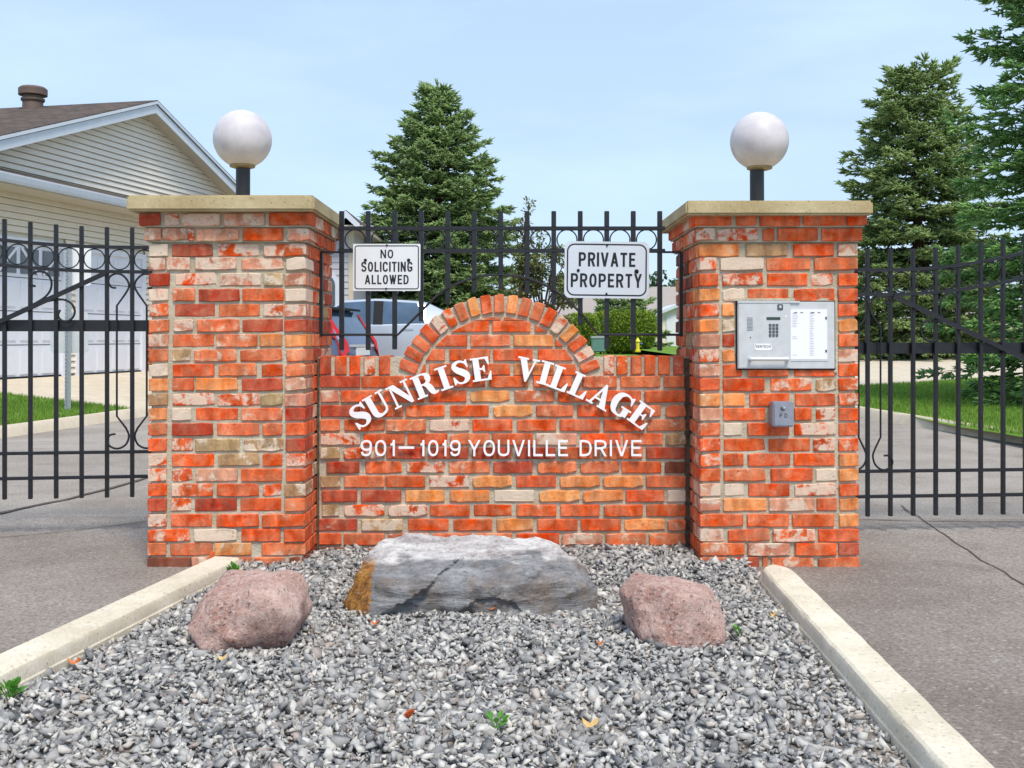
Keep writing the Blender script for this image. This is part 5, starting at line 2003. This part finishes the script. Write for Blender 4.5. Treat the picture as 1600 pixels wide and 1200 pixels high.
def far_house(name, label, u0, u1, ridge_v, eave_v, Y, zb, depth, mat_wall, gable_u=None, mat_roof='grey_shingle'):
    f = lambda u, v, y=Y: PX(u, v, y)
    x0, x1 = f(u0, 500).x, f(u1, 500).x
    ze, zr = f(500, eave_v).z, f(500, ridge_v, Y + depth / 2).z
    root = empty(name, ((x0 + x1) / 2, Y, zb), label, 'house')
    m = MB()
    m.box((x0 + .4, Y, zb - .3), (x1 - .4, Y + depth, ze))
    m.build('wall', mat_wall, root)
    m = MB()
    yr = Y + depth / 2
    vs = [(x0, Y - .5, ze - .1), (x1, Y - .5, ze - .1), (x1, yr, zr), (x0, yr, zr), (x1, Y + depth + .5, ze - .1), (x0, Y + depth + .5, ze - .1)]
    vs2 = [(x, y, z - .12) for x, y, z in vs]
    m.add(vs + vs2, [(0, 1, 2, 3), (3, 2, 4, 5), (6, 9, 8, 7), (9, 11, 10, 8), (0, 6, 7, 1), (5, 4, 10, 11), (1, 7, 8, 2), (2, 8, 10, 4), (0, 3, 9, 6), (3, 5, 11, 9)])
    m.build('roof', mat_roof, root)
    if gable_u:
        g0, g1, gpk = gable_u
        a, b, c = f(g0, eave_v, Y - 4), f(g1, eave_v, Y - 4), f((g0 + g1) / 2, gpk, Y - 4)
        m = MB()
        m.prism([(a.x + .3, zb - .2), (b.x - .3, zb - .2), (b.x - .3, a.z), (c.x, c.z - .2), (a.x + .3, a.z)], lambda x, z, d: Vector((x, d, z)), Y - 4, Y + 2)
        m.build('garage_wing', 'gable_siding', root)
        m = MB()
        m.box((a.x + 1.0, Y - 4.06, zb), (b.x - 1.0, Y - 4.0 + .02, zb + 2.2))
        m.build('garage_door', 'garage_white', root)
        for s, e in ((-1, a), (1, b)):
            q = [Vector((c.x, Y - 4.4, c.z)), Vector((e.x + s * .2, Y - 4.4, e.z - .1)), Vector((e.x + s * .2, Y + 2.0, e.z - .1)), Vector((c.x, Y + 2.0, c.z))]
            q += [v - Vector((0, 0, .2)) for v in q]
            m = MB()
            m.add(q, [(0, 1, 2, 3), (7, 6, 5, 4), (0, 4, 5, 1), (1, 5, 6, 2), (2, 6, 7, 3), (3, 7, 4, 0)])
            m.build('wing_roof', 'white_trim', root)
    return root
far_house('far_bungalow', 'far bungalow with a pale roof and white garage beyond the hedge', 868, 1120, 448, 492, 72, 0.35, 9, 'gable_siding', (1016, 1104, 474))
far_house('far_brick_house', 'far brick house glimpsed under the spruce behind the gate', 1380, 1700, 470, 512, 62, 0.7, 9, 'far_brick')

# ================================================================== SIGN POST ON THE LAWN
def sign_post():
    Y = 14.3
    f = lambda u, v, y=Y: PX(u, v, y)
    b = f(106, 645)
    root = empty('sign_post', b, 'galvanised post with sign plates on the lawn behind the gate', 'sign post')
    z1 = f(106, 382).z
    m = MB()
    for dx, w, dy in ((-0.022, .006, .0), (0.022, .006, .0), (0.0, .04, .016)):
        m.box((b.x + dx - w / 2, Y + dy - .004, b.z - .1), (b.x + dx + w / 2, Y + dy + .012, z1))
    m.box((b.x - .04, Y - .008, b.z - .1), (b.x - .022, Y - .003, z1))
    m.box((b.x + .022, Y - .008, b.z - .1), (b.x + .04, Y - .003, z1))
    m.build('post', 'galvanised', root)
    m = MB()
    z = b.z + .1
    while z < z1 - .05:
        m.box((b.x - .034, Y - .011, z), (b.x - .026, Y - .0085, z + .012))
        z += .05
    m.build('punched_holes', 'dark_gap', root)
    a, c = f(77, 552), f(137, 488)
    m = MB()
    m.prism(rounded_rect(a.x, a.z, c.x, c.z, .05), lambda x, z, d: Vector((x, d, z)), Y + .03, Y + .034)
    m.build('lower_plate', 'aluminium', root)
    a, c = f(106, 446), f(137, 381)
    m = MB()
    ang = R(62)
    m.prism(rounded_rect(-.02, a.z, .26, c.z, .04), lambda x, z, d: Vector((b.x + x + d * .2, Y + .045 + d + x * .15, z)), 0, .004)
    m.build('upper_plate', 'sign_white', root)
sign_post()

# ================================================================== CARS
def car(name, label, kind, loc, heading, paint):
    """lofted body; x forward, y left; heading = direction of travel in degrees from +X"""
    root = empty(name, loc, label, 'car', 'cars parked behind the fence')
    if kind == 'hatch':
        # x, floor, belt, roof/top, half width, top half width, window flag (side, top)
        st = [(-0.02, .42, .62, .70, .70, .60, 0, 0), (.02, .30, .78, .86, .80, .68, 0, 0), (.10, .28, .93, .97, .83, .70, 0, 1), (.42, .27, .96, 1.40, .845, .58, 0, 0),
              (.60, .25, .96, 1.46, .845, .60, 1, 0), (1.02, .2, .95, 1.50, .85, .62, 0, 0), (1.10, .2, .95, 1.505, .85, .62, 1, 0), (1.85, .2, .93, 1.52, .85, .62, 0, 0), (1.94, .2, .93, 1.52, .85, .62, 1, 0),
              (2.45, .2, .92, 1.48, .85, .60, 1, 1), (3.20, .22, .93, 1.03, .84, .72, 0, 0), (3.62, .26, .80, .90, .80, .66, 0, 0), (3.90, .30, .66, .74, .72, .58, 0, 0), (3.99, .40, .52, .56, .58, .50, 0, 0)]
        wheels = (.72, 3.15); wr = .30
    else:
        st = [(-0.02, .45, .70, .78, .70, .62, 0, 0), (.03, .32, .92, .98, .82, .70, 0, 0), (.35, .26, .98, 1.03, .87, .74, 0, 1), (1.05, .22, .96, 1.36, .89, .62, 0, 0), (1.12, .2, .96, 1.39, .89, .62, 1, 0), (1.30, .2, .96, 1.42, .90, .63, 1, 0),
              (1.95, .2, .94, 1.46, .90, .64, 0, 0), (2.14, .2, .94, 1.465, .90, .64, 1, 0), (2.75, .2, .92, 1.43, .90, .62, 1, 1), (3.45, .22, .92, .99, .89, .76, 0, 0),
              (4.15, .26, .80, .88, .86, .70, 0, 0), (4.52, .32, .66, .74, .76, .6, 0, 0), (4.62, .42, .54, .58, .6, .5, 0, 0)]
        wheels = (.95, 3.65); wr = .32
    rings = []
    for x, zf, zb_, zt, w, tw, _, _ in st:
        zm = zf + (zb_ - zf) * .55
        ring_ = [(x, w * .86, zf), (x, w * .97, zf + .10), (x, w, zm), (x, w * .975, zb_ - .02), (x, w * .955, zb_), (x, tw + .02, zt - .055), (x, tw - .05, zt - .012), (x, tw * .5, zt)]
        full = ring_ + [(a, -b, c) for a, b, c in ring_[::-1]]
        rings.append(full)
    n = len(rings[0])
    V = [p for r_ in rings for p in r_]
    body, side_w, top_w = [], [], []
    for i in range(len(st) - 1):
        for j in range(n - 1):
            q = (i * n + j, i * n + j + 1, (i + 1) * n + j + 1, (i + 1) * n + j)
            if st[i][6] and j in (4, n - 6):
                side_w.append((q, j))
            elif st[i][7] and j in (6, 7, 8):
                top_w.append(q)
            else:
                body.append(q)
    body.append(tuple(range(n)))
    body.append(tuple((len(st) - 1) * n + j for j in range(n)))
    m = MB()
    m.add(V, body)
    bo = m.build('body', paint, root, smooth=True, local=True, angle=32)
    for q, j in side_w:
        m = MB()
        m.add([Vector(V[k]) * 1.0 for k in q], [(0, 1, 2, 3)])
        m.build('side_window', 'car_glass', root, local=True)
    m = MB()
    # front or back screens, split by where they lie
    fronts = [q for q in top_w if V[q[0]][0] > 2]
    backs = [q for q in top_w if V[q[0]][0] <= 2]
    for nm, qs in (('windscreen', fronts), ('rear_window', backs)):
        m = MB()
        ids = sorted({k for q in qs for k in q})
        rm = {k: i for i, k in enumerate(ids)}
        m.add([V[k] for k in ids], [tuple(rm[k] for k in q) for q in qs])
        o = m.build(nm, 'car_glass', root, local=True)
    for i in range(len(st) - 1):
        if not st[i][6] and (1.5 if kind == 'sedan' else 1.0) < st[i][0] < 2.2:      # dark door posts
            for s in (-1, 1):
                j = 4
                ids = [i * n + j, i * n + j + 1, (i + 1) * n + j + 1, (i + 1) * n + j]
                m = MB()
                m.add([Vector((V[k][0], (V[k][1] + .007) * s, V[k][2])) for k in ids], [(0, 1, 2, 3)])
                m.build('door_post', 'plastic_black', root, local=True)
    for wx_ in wheels:
        for s in (-1, 1):
            yy = s * (st[4][4] - .10)
            m = MB()
            m.lathe((wx_, yy, wr), [(wr - .09, -.11), (wr - .02, -.11), (wr, -.08), (wr, .08), (wr - .02, .11), (wr - .09, .11)], 28, 'y')
            w_ = m.build('wheel', 'rubber', root, smooth=True, local=True)
            m = MB()
            m.lathe((wx_, yy, wr), [(wr - .1, -.112), (wr - .12, s * .112), (.05, s * .10)], 20, 'y')
            m.build('rim', 'galvanised', w_, smooth=True, local=True)
    for s in (-1, 1):
        for hx in ((1.35, 2.25) if kind == 'sedan' else (1.3, 2.1)):
            m = MB()
            m.box((hx, s * (st[6][4] * .99) - .012, .84), (hx + .2, s * (st[6][4] * .99) + .014, .875))
            m.build('door_handle', paint, root, local=True)
        m = MB()
        mx_ = 2.55 if kind == 'hatch' else 2.85
        m.box((mx_, s * .90 - (.0 if s > 0 else .12), .96), (mx_ + .14, s * .90 + (.12 if s > 0 else 0), 1.08))
        m.build('mirror', paint, root, local=True, bevel=.02)
    if kind == 'hatch':
        for s in (-1, 1):
            m = MB()
            # tall lamp that climbs beside the rear window
            P = [(.015, .80, .62), (.06, .845, .70), (.10, .852, .90), (.36, .80, 1.10), (.46, .74, 1.36), (.40, .66, 1.36), (.22, .64, 1.12), (.03, .60, .90), (-.03, .62, .74)]
            P = [(x, y * s, z) for x, y, z in P]
            Q = [(x - .025, y * 1.01, z) for x, y, z in P]
            k = len(P)
            m.add(P + Q, [tuple(range(k)), tuple(range(2 * k - 1, k - 1, -1))] + [(i, (i + 1) % k, k + (i + 1) % k, k + i) for i in range(k)])
            m.build('tail_light', 'lamp_red', root, local=True)
        m = MB()
        m.add([(.30, -.58, 1.44), (.66, -.60, 1.485), (.66, .60, 1.485), (.30, .58, 1.44), (.30, -.58, 1.405), (.66, -.60, 1.43), (.66, .60, 1.43), (.30, .58, 1.405)],
              [(0, 1, 2, 3), (7, 6, 5, 4), (0, 4, 5, 1), (1, 5, 6, 2), (2, 6, 7, 3), (3, 7, 4, 0)])
        m.build('spoiler', 'plastic_black', root, local=True)
        m = MB()
        m.box((-.06, -.80, .30), (.10, .80, .52))
        m.build('bumper', 'plastic_black', root, local=True, bevel=.03)
        m = MB()
        m.box((-.045, -.28, .66), (.02, .28, .79))
        m.build('number_plate', 'sign_white', root, local=True)
        m = MB()
        m.box((-.035, -.50, .80), (.03, .50, .84))
        m.build('chrome_strip', 'steel_light', root, local=True)
        m = MB()
        m.bar((.20, -.1, 1.08), (.36, .30, 1.17), .015)
        m.build('wiper', 'rubber', root, local=True)
    root.rotation_euler = (0, 0, R(heading))
    if kind == 'hatch':
        root.scale = (0.86, 1, 1)          # a short city car
    return root
h = PX(541, 560, 15.6)
car('hatchback_car', 'blue grey hatchback with tall red tail lights behind the fence', 'hatch', (-2.53, 18.2, 0.15), 180 - 14, 'paint_blue_grey')
car('sedan_car', 'silver sedan seen from the side before the central spruce', 'sedan', (PX(752, 500, 20).x, 21.9, 0.42), 180, 'paint_silver')

# ================================================================== PLANTS
def np_mesh(name, V, T, mat, parent=None, loc=None):
    me = bpy.data.meshes.new(name)
    me.vertices.add(len(V)); me.vertices.foreach_set('co', np.ascontiguousarray(V, dtype=np.float32).ravel())
    me.loops.add(T.size); me.loops.foreach_set('vertex_index', np.ascontiguousarray(T, dtype=np.int32).ravel())
    me.polygons.add(len(T)); me.polygons.foreach_set('loop_start', np.arange(0, T.size, T.shape[1], dtype=np.int32))
    me.update(calc_edges=True)
    return link_mesh(name, me, mat, parent, loc)

def shoot_variants(k=8):
    """spruce sprays along +X, length 1: a few needle-clad fingers fanned from one twig"""
    out = []
    r = random.Random(5)
    for _ in range(k):
        vs, ts = [], []
        def finger(o, d, L, rad):
            d = Vector(d).normalized()
            u = d.orthogonal().normalized()
            w = d.cross(u)
            k0 = len(vs)
            a0 = r.uniform(0, 6.28)
            for t, q in ((0.0, .6), (.5, 1.0)):
                for j in range(3):
                    a = a0 + 2.094 * j + t
                    vs.append(tuple(Vector(o) + d * L * t + (u * math.cos(a) + w * math.sin(a)) * rad * q * r.uniform(.7, 1.3)))
            vs.append(tuple(Vector(o) + d * L))
            for j in range(3):
                a, b = k0 + j, k0 + (j + 1) % 3
                ts.extend([(a, b, b + 3), (a, b + 3, a + 3), (a + 3, b + 3, k0 + 6)])
        finger((0, 0, 0), (1, r.uniform(-.1, .1), r.uniform(-.05, .1)), 1.0, .085)
        for x, sgn, an, L in ((.12, 1, 58, .52), (.16, -1, 55, .55), (.36, 1, 42, .48), (.42, -1, 45, .46), (.30, 0, 0, .45)):
            an = R(an + r.uniform(-10, 10))
            if sgn: d = (math.cos(an), sgn * math.sin(an), r.uniform(-.25, .15))
            else: d = (.8, r.uniform(-.3, .3), r.uniform(.3, .6))
            finger((x, 0, 0), d, L * r.uniform(.8, 1.2), .075)
        out.append((np.array(vs), np.array(ts)))
    return out
SHOOTS = shoot_variants()

def instance(variants, pos, ax, up, size, r):
    """numpy instancing of small meshes: ax/up direction arrays"""
    n = len(pos)
    ax = ax / np.linalg.norm(ax, axis=1, keepdims=True)
    sd = np.cross(up, ax)
    sd /= np.maximum(1e-6, np.linalg.norm(sd, axis=1, keepdims=True))
    u2 = np.cross(ax, sd)
    pick = r.integers(0, len(variants), n)
    Vs, Ts = [], []
    base = 0
    for k, (V, T) in enumerate(variants):
        idx = np.where(pick == k)[0]
        if len(idx) == 0: continue
        s = size[idx][:, None, None]
        W = pos[idx][:, None, :] + s * (V[None, :, 0:1] * ax[idx][:, None, :] + V[None, :, 1:2] * sd[idx][:, None, :] + V[None, :, 2:3] * u2[idx][:, None, :])
        off = base + np.arange(len(idx))[:, None, None] * len(V)
        Vs.append(W.reshape(-1, 3))
        Ts.append((T[None] + off).reshape(-1, 3))
        base += len(idx) * len(V)
    return np.concatenate(Vs), np.concatenate(Ts)

def spruce(label, base, H, RAD, mat, seed, shoot=0.3, dens=1.0, taper=0.6, zlow=0.03, nwhorl=24, droop=.34, step=.50, peak=9.0):
    r = np.random.default_rng(seed)
    root = empty('spruce_tree', base, label, 'tree', 'spruce trees beyond the fence')
    m = MB()
    m.tube([(0, 0, -0.1), (0.02, 0, H * .4), (0, 0.01, H * .8), (0, 0, H)], [RAD * .075, RAD * .055, RAD * .02, 0.008], 10)
    m.build('trunk', 'wood_bark', root, local=True, smooth=True)
    pos, axs, sz = [], [], []
    limbs = MB()
    Z = np.array([0, 0, 1.0])
    for w in range(nwhorl):
        f = (w + r.uniform(-.25, .25)) / nwhorl
        f = min(max(f, 0.0), 0.97)
        z = H * (zlow + (0.985 - zlow) * f ** 0.90)
        h = 1 - z / H
        prof = RAD * min(1.0, (h ** taper) * 1.05)
        prof = min(prof, RAD * (peak * h + .02))
        if z / H < 0.1: prof *= 0.86 + 1.4 * (z / H)
        nb = int((6 + 7 * h ** .5) * dens)
        a0 = r.uniform(0, 6.283)
        for b in range(nb):
            a = a0 + 6.283 * b / nb + r.normal(0, .14)
            L = max(.12, prof * (0.80 + 0.30 * r.random()) * (1 + .08 * r.normal()))
            zz = z + r.normal(0, H * .011)
            rise = 0.42 * (1 - h) ** 2.2 - droop * h ** .5 + r.normal(0, .06)
            d = np.array([math.cos(a), math.sin(a), 0.0])
            s_ = np.array([-math.sin(a), math.cos(a), 0.0])
            def P(t):
                return Z * zz + d * L * t + Z * (L * (rise * t + .10 * math.sin(t * 3.14) * .6 + .16 * t ** 3))
            limbs.tube([Vector(P(0.0)), Vector(P(.5)), Vector(P(.95))], [.010 + .010 * L, .010, .004], 4, caps=False)
            ns = max(3, int(L / (shoot * step)))
            for k in range(ns):
                t = 0.25 + 0.75 * (k + r.random()) / ns
                p = P(t)
                tang = P(min(1, t + .05)) - P(t - .05)
                tang /= np.linalg.norm(tang)
                wd = (1 - t) * L * .46 + shoot * .22
                for side in (-1, 1):
                    reach = wd * r.uniform(.1, 1.0)
                    q = p + s_ * side * reach * .8 + tang * reach * .30 + Z * (-reach * .18 + r.normal(0, .03))
                    pos.append(q); axs.append(tang * .7 + s_ * side * r.uniform(.1, .8) + Z * r.normal(-.10, .22)); sz.append(shoot * r.uniform(.65, 1.15))
                if r.random() < .6:
                    pos.append(p + Z * r.uniform(0, .05)); axs.append(tang + s_ * r.normal(0, .3) + Z * r.uniform(.0, .4)); sz.append(shoot * r.uniform(.6, 1.0))
                if r.random() < .5:
                    pos.append(p + s_ * r.normal(0, wd * .5)); axs.append(tang * .5 + Z * -r.uniform(.3, 1) + s_ * r.normal(0, .4)); sz.append(shoot * r.uniform(.6, 1.0))
            pos.append(P(.97)); axs.append(P(1.0) - P(.93)); sz.append(shoot * 1.05)
    for k in range(14):
        pos.append(np.array([r.normal(0, .03), r.normal(0, .03), H - .04 - .06 * k])); axs.append(np.array([r.normal(0, .55), r.normal(0, .55), 1.0])); sz.append(shoot * .8)
    limbs.tube([(0, 0, H - .1), (.01, 0, H + .16)], [.012, .004], 5)
    pos, axs, sz = np.array(pos), np.array(axs), np.array(sz)
    up = np.tile(np.array([0.05, 0.02, 1.0]), (len(pos), 1)) + r.normal(0, .25, (len(pos), 3))
    V, T = instance(SHOOTS, pos, axs, up, sz, r)
    limbs.build('limbs', 'wood_bark', root, local=True)
    np_mesh('crown', V, T, mat, root)
    return len(T)

tot = 0
def at_ground(u, Y, z): return ((u - 800) / F * Y, Y, z)
YC = 30.0
tot += spruce('dense blue green spruce standing behind the parked sedan', at_ground(683, YC, .25), PX(683, 131, YC).z - .25, 2.8, 'spruce_blue', 21, shoot=.34, taper=.56, nwhorl=29, dens=1.25, peak=1.7)
YR1 = 31.5
tot += spruce('green round topped spruce rising beyond the intercom pillar', at_ground(1434, YR1, .45), PX(1434, 104, YR1).z - .45, 2.75, 'spruce_olive', 33, shoot=.38, taper=.46, nwhorl=27, dens=1.2, step=.54)
tot += spruce('bright green spruce cut by the edge of the picture', at_ground(1735, 15.2, .18), 9.6, 2.15, 'spruce_fresh', 45, shoot=.24, taper=.36, nwhorl=44, dens=1.05, step=.70)
tot += spruce('small dark spruce behind the clipped hedge', at_ground(972, 66, .4), PX(972, 424, 66).z - .4, 2.6, 'spruce_blue', 57, shoot=.55, taper=.62, nwhorl=11)

LEAFV = []
_r = random.Random(8)
for _ in range(5):
    vs = [(0, 0, 0), (.35, .26 + _r.uniform(-.05, .05), .06), (.75, .20, .02), (1, 0, -.08), (.75, -.20, .02), (.35, -.26 + _r.uniform(-.05, .05), .06)]
    LEAFV.append((np.array(vs), np.array([(0, 1, 5), (1, 2, 5), (2, 4, 5), (2, 3, 4)])))

def leaf_cloud(name, mat, parent, centres, radii, count, size, seed, squash=.8, hollow=.35):
    r = np.random.default_rng(seed)
    C = np.array(centres, float)
    Rr = np.array(radii, float)
    w = Rr ** 2.2
    k = r.choice(len(C), count, p=w / w.sum())
    d = r.normal(size=(count, 3))
    d /= np.linalg.norm(d, axis=1, keepdims=True)
    q = (hollow + (1 - hollow) * r.random(count) ** .5)[:, None]
    pos = C[k] + d * q * Rr[k][:, None] * np.array([1, 1, squash])
    ax = d * .6 + r.normal(size=(count, 3)) * .7 + np.array([0, 0, -.15])
    up = r.normal(size=(count, 3)) * .6 + np.array([0, 0, 1.0])
    V, T = instance(LEAFV, pos, ax, up, size * r.uniform(.6, 1.3, count), r)
    return np_mesh(name, V, T, mat, parent)

def broad_tree(name, label, base, H, spread, mat, seed, leaves, lsize, blobs=26, sparse_tip=True, lo=.25, cat='tree', group=None):
    r = random.Random(seed)
    root = empty(name, base, label, cat, group)
    lim = MB()
    cs, rs = [], []
    lim.tube([(0, 0, -.1), (.03, 0, H * .3), (0, .04, H * .55)], [.035 * H * .5, .025 * H * .5, .012 * H * .5], 8)
    for i in range(blobs):
        a = r.uniform(0, 6.283)
        f = r.random()
        z = H * (lo + (1 - lo) * f)
        rr = spread * (1 - .75 * max(0, f - .35)) * math.sqrt(r.random())
        c = Vector((rr * math.cos(a), rr * math.sin(a), z))
        cs.append(tuple(c))
        rs.append(spread * r.uniform(.16, .34) * (1 if f < .8 else .55))
        s = Vector((0, 0, z * r.uniform(.35, .6)))
        mid = (s + c) / 2 + Vector((r.uniform(-.1, .1), r.uniform(-.1, .1), .1)) * spread * .5
        lim.tube(catmull([s, mid, c], 4), [.012 * H * .5] * 4 + [.008 * H * .5] * 4 + [.003 * H * .5], 5)
    lim.build('trunk', 'wood_bark', root, local=True, smooth=True)
    leaf_cloud('crown', mat, root, cs, rs, leaves, lsize, seed)
broad_tree('small_leafy_tree', 'loose small leaved tree right of the central spruce', at_ground(848, 19.5, .2), 2.55, .85, 'tree_leaf', 3, 15000, .062, 52, lo=.03)
# a few whippy branches that stand above it
def twig_tree():
    base = at_ground(812, 19.2, .2)
    root = empty('slender_tree', base, 'thin twiggy tree with leafy tips against the sky by the spruce', 'tree')
    lim = MB()
    cs, rs = [], []
    O = Vector(base)
    for (u, v) in ((826, 316), (820, 345), (846, 366), (806, 352), (838, 392), (860, 388), (812, 400), (826, 372), (800, 430)):
        e = PX(u, v, 19.2) - O
        s = Vector((0, 0, e.z * .45))
        P = catmull([Vector((0, 0, 0)), s, (s + e) / 2 + Vector((.03, .1, .08)), e], 5)
        lim.tube(P, [.03 * (1 - i / len(P)) + .004 for i in range(len(P))], 5)
        for t in (.62, .74, .86, .95, 1.0):
            p = P[min(len(P) - 1, int(t * (len(P) - 1)))]
            cs.append(tuple(p)); rs.append(.10 + .08 * (1.05 - t))
    lim.build('trunk', 'wood_bark', root, local=True)
    leaf_cloud('crown', 'tree_leaf', root, cs, rs, 2400, .065, 9, hollow=.1)
twig_tree()

def hedge(label, u0, u1, v_top, Y, zb, depth, mat, seed, n):
    x0, x1 = PX(u0, 500, Y).x, PX(u1, 500, Y).x
    zt = PX(800, v_top, Y).z
    root = empty('clipped_hedge', ((x0 + x1) / 2, Y, zb), label, 'hedge')
    r = np.random.default_rng(seed)
    w, h = (x1 - x0) / 2, zt - zb
    # superellipsoid shell of leaves
    d = r.normal(size=(n, 3)); d /= np.linalg.norm(d, axis=1, keepdims=True)
    e = 5.0
    rad = (np.abs(d[:, 0]) ** e + np.abs(d[:, 1]) ** e + np.abs(d[:, 2]) ** e) ** (-1 / e)
    p = d * rad[:, None] * r.uniform(.82, 1.03, n)[:, None]
    taper = 0.80 + 0.20 * np.clip((p[:, 2] + 1) / .9, 0, 1)
    pos = np.stack([p[:, 0] * w * taper, p[:, 1] * depth / 2 * taper, (p[:, 2] + 1) / 2 * h + .04], 1)
    ax = d * .8 + r.normal(size=(n, 3)) * .6 + np.array([0, 0, .5])
    up = r.normal(size=(n, 3)) * .5 + d
    V, T = instance(LEAFV, pos, ax, up, r.uniform(.08, .17, n), r)
    np_mesh('foliage', V, T, mat, root)
    m = MB()
    for k in range(7):
        x = -w * .75 + 1.5 * w * k / 6
        m.tube([(x, 0, -.1), (x + .1, .05, h * .35), (x - .05, 0, h * .8)], [.06, .045, .02], 6)
    m.build('stems', 'wood_bark', root, local=True)
hedge('clipped bright green hedge behind the yellow hydrant', 926, 1022, 488, 58, .30, 2.6, 'hedge_leaf', 71, 15000)
hedge('lower yellow green hedge partly behind the brick arch', 884, 934, 494, 54, .30, 2.2, 'hedge_leaf', 72, 8000)

# ---- hydrant and bin
def hydrant():
    Y = 54.0
    p = PX(996.5, 548.5, Y)
    root = empty('fire_hydrant', p, 'yellow fire hydrant with a blue cap before the hedge', 'hydrant')
    k = 0.66 / .75
    m = MB()
    m.lathe((p.x, Y, p.z), [(.17 * k, -.05), (.17 * k, .04), (.11 * k, .06), (.105 * k, .50 * k), (.15 * k, .52 * k), (.15 * k, .56 * k), (.12 * k, .60 * k), (.06 * k, .70 * k), (.04 * k, .76 * k)], 18)
    m.build('barrel', 'hydrant_yellow', root, smooth=True)
    m = MB()
    m.lathe((p.x, Y, p.z + .40 * k), [(.06 * k, .08), (.06 * k, .20 * k), (.085 * k, .205 * k), (.085 * k, .27 * k)], 12, 'x')
    m.build('outlet_cap', 'hydrant_blue', root, smooth=True)
    m = MB()
    m.lathe((p.x, Y, p.z + .40 * k), [(.085 * k, -.24 * k), (.085 * k, -.18 * k), (.06 * k, -.175 * k), (.06 * k, -.06)], 12, 'x')
    m.build('outlet', 'hydrant_yellow', root, smooth=True)
hydrant()
def utility_box():
    Y = 50.0
    a, b = PX(925, 546, Y), PX(946, 525, Y)
    root = empty('utility_box', ((a.x + b.x) / 2, Y, a.z), 'teal utility box on the lawn left of the hydrant', 'utility box')
    m = MB(); m.box((a.x, Y, a.z - .1), (b.x, Y + .6, b.z - .12)); m.build('cabinet', 'bin_teal', root, bevel=.02)
    m = MB(); m.box((a.x - .03, Y - .03, b.z - .12), (b.x + .03, Y + .63, b.z)); m.build('lid', 'galvanised', root, bevel=.02)
utility_box()

# ---- far trees that close the view
for i, (u, v, Y, sp, lab) in enumerate([
    (1012, 428, 95, 3.4, 'round far tree showing between the sign and the intercom pillar'),
    (1040, 440, 100, 3.0, 'pale far tree just left of the intercom pillar'),
    (905, 452, 98, 3.4, 'far dark tree behind the bungalow roof beside the arch'),
    (1385, 470, 75, 4.6, 'far tree low behind the olive spruce on its left'),
    (1492, 455, 80, 4.2, 'far tree low in the gap right of the olive spruce'),
    (1600, 440, 70, 5.0, 'far tree behind the bright spruce')]):
    b = at_ground(u, Y, .5)
    broad_tree('far_tree', lab, b, PX(u, v, Y).z - .5, sp, 'far_leaf', 100 + i, 2600, .42, 26, lo=.1, group='far trees')

# ---- grass
def grass(label, poly_fn, n, seed, h=.05):
    r = np.random.default_rng(seed)
    P = poly_fn(r, n)
    n = len(P)
    a = r.uniform(0, 6.283, n)
    hh = h * r.uniform(.5, 1.3, n)
    w = .005 * r.uniform(.7, 1.5, n)
    dx, dy = np.cos(a), np.sin(a)
    lean = r.normal(0, .35, (n, 2)) * hh[:, None]
    A = P + np.stack([-dx * w, -dy * w, 0 * w - .01], 1)
    B = P + np.stack([dx * w, dy * w, 0 * w - .01], 1)
    C = P + np.stack([lean[:, 0], lean[:, 1], hh], 1)
    V = np.stack([A, B, C], 1).reshape(-1, 3)
    T = np.arange(3 * n).reshape(-1, 3)
    o = np_mesh('grass', V, T, 'grass_blade')
    tag(o, label, 'grass', kind='stuff')
def bil(c):
    c = [np.array(p, float) for p in c]
    def fn(r, n):
        s, t = r.random(n)[:, None], r.random(n)[:, None]
        return c[0] * (1 - s) * (1 - t) + c[1] * s * (1 - t) + c[2] * s * t + c[3] * (1 - s) * t
    return fn
grass('short green grass on the lawn beside the garage drive', bil([(-8.2, 10.0, .19), (-6.2, 10.0, .10), (-5.28, 15.15, .10), (-9.2, 16.5, .42)]), 60000, 1)
grass('short green grass on the lawn under the bright spruce', bil([(5.2, 10.0, .11), (9.5, 10.0, .24), (11.5, 22.2, .36), (4.95, 20.5, .11)]), 90000, 2)
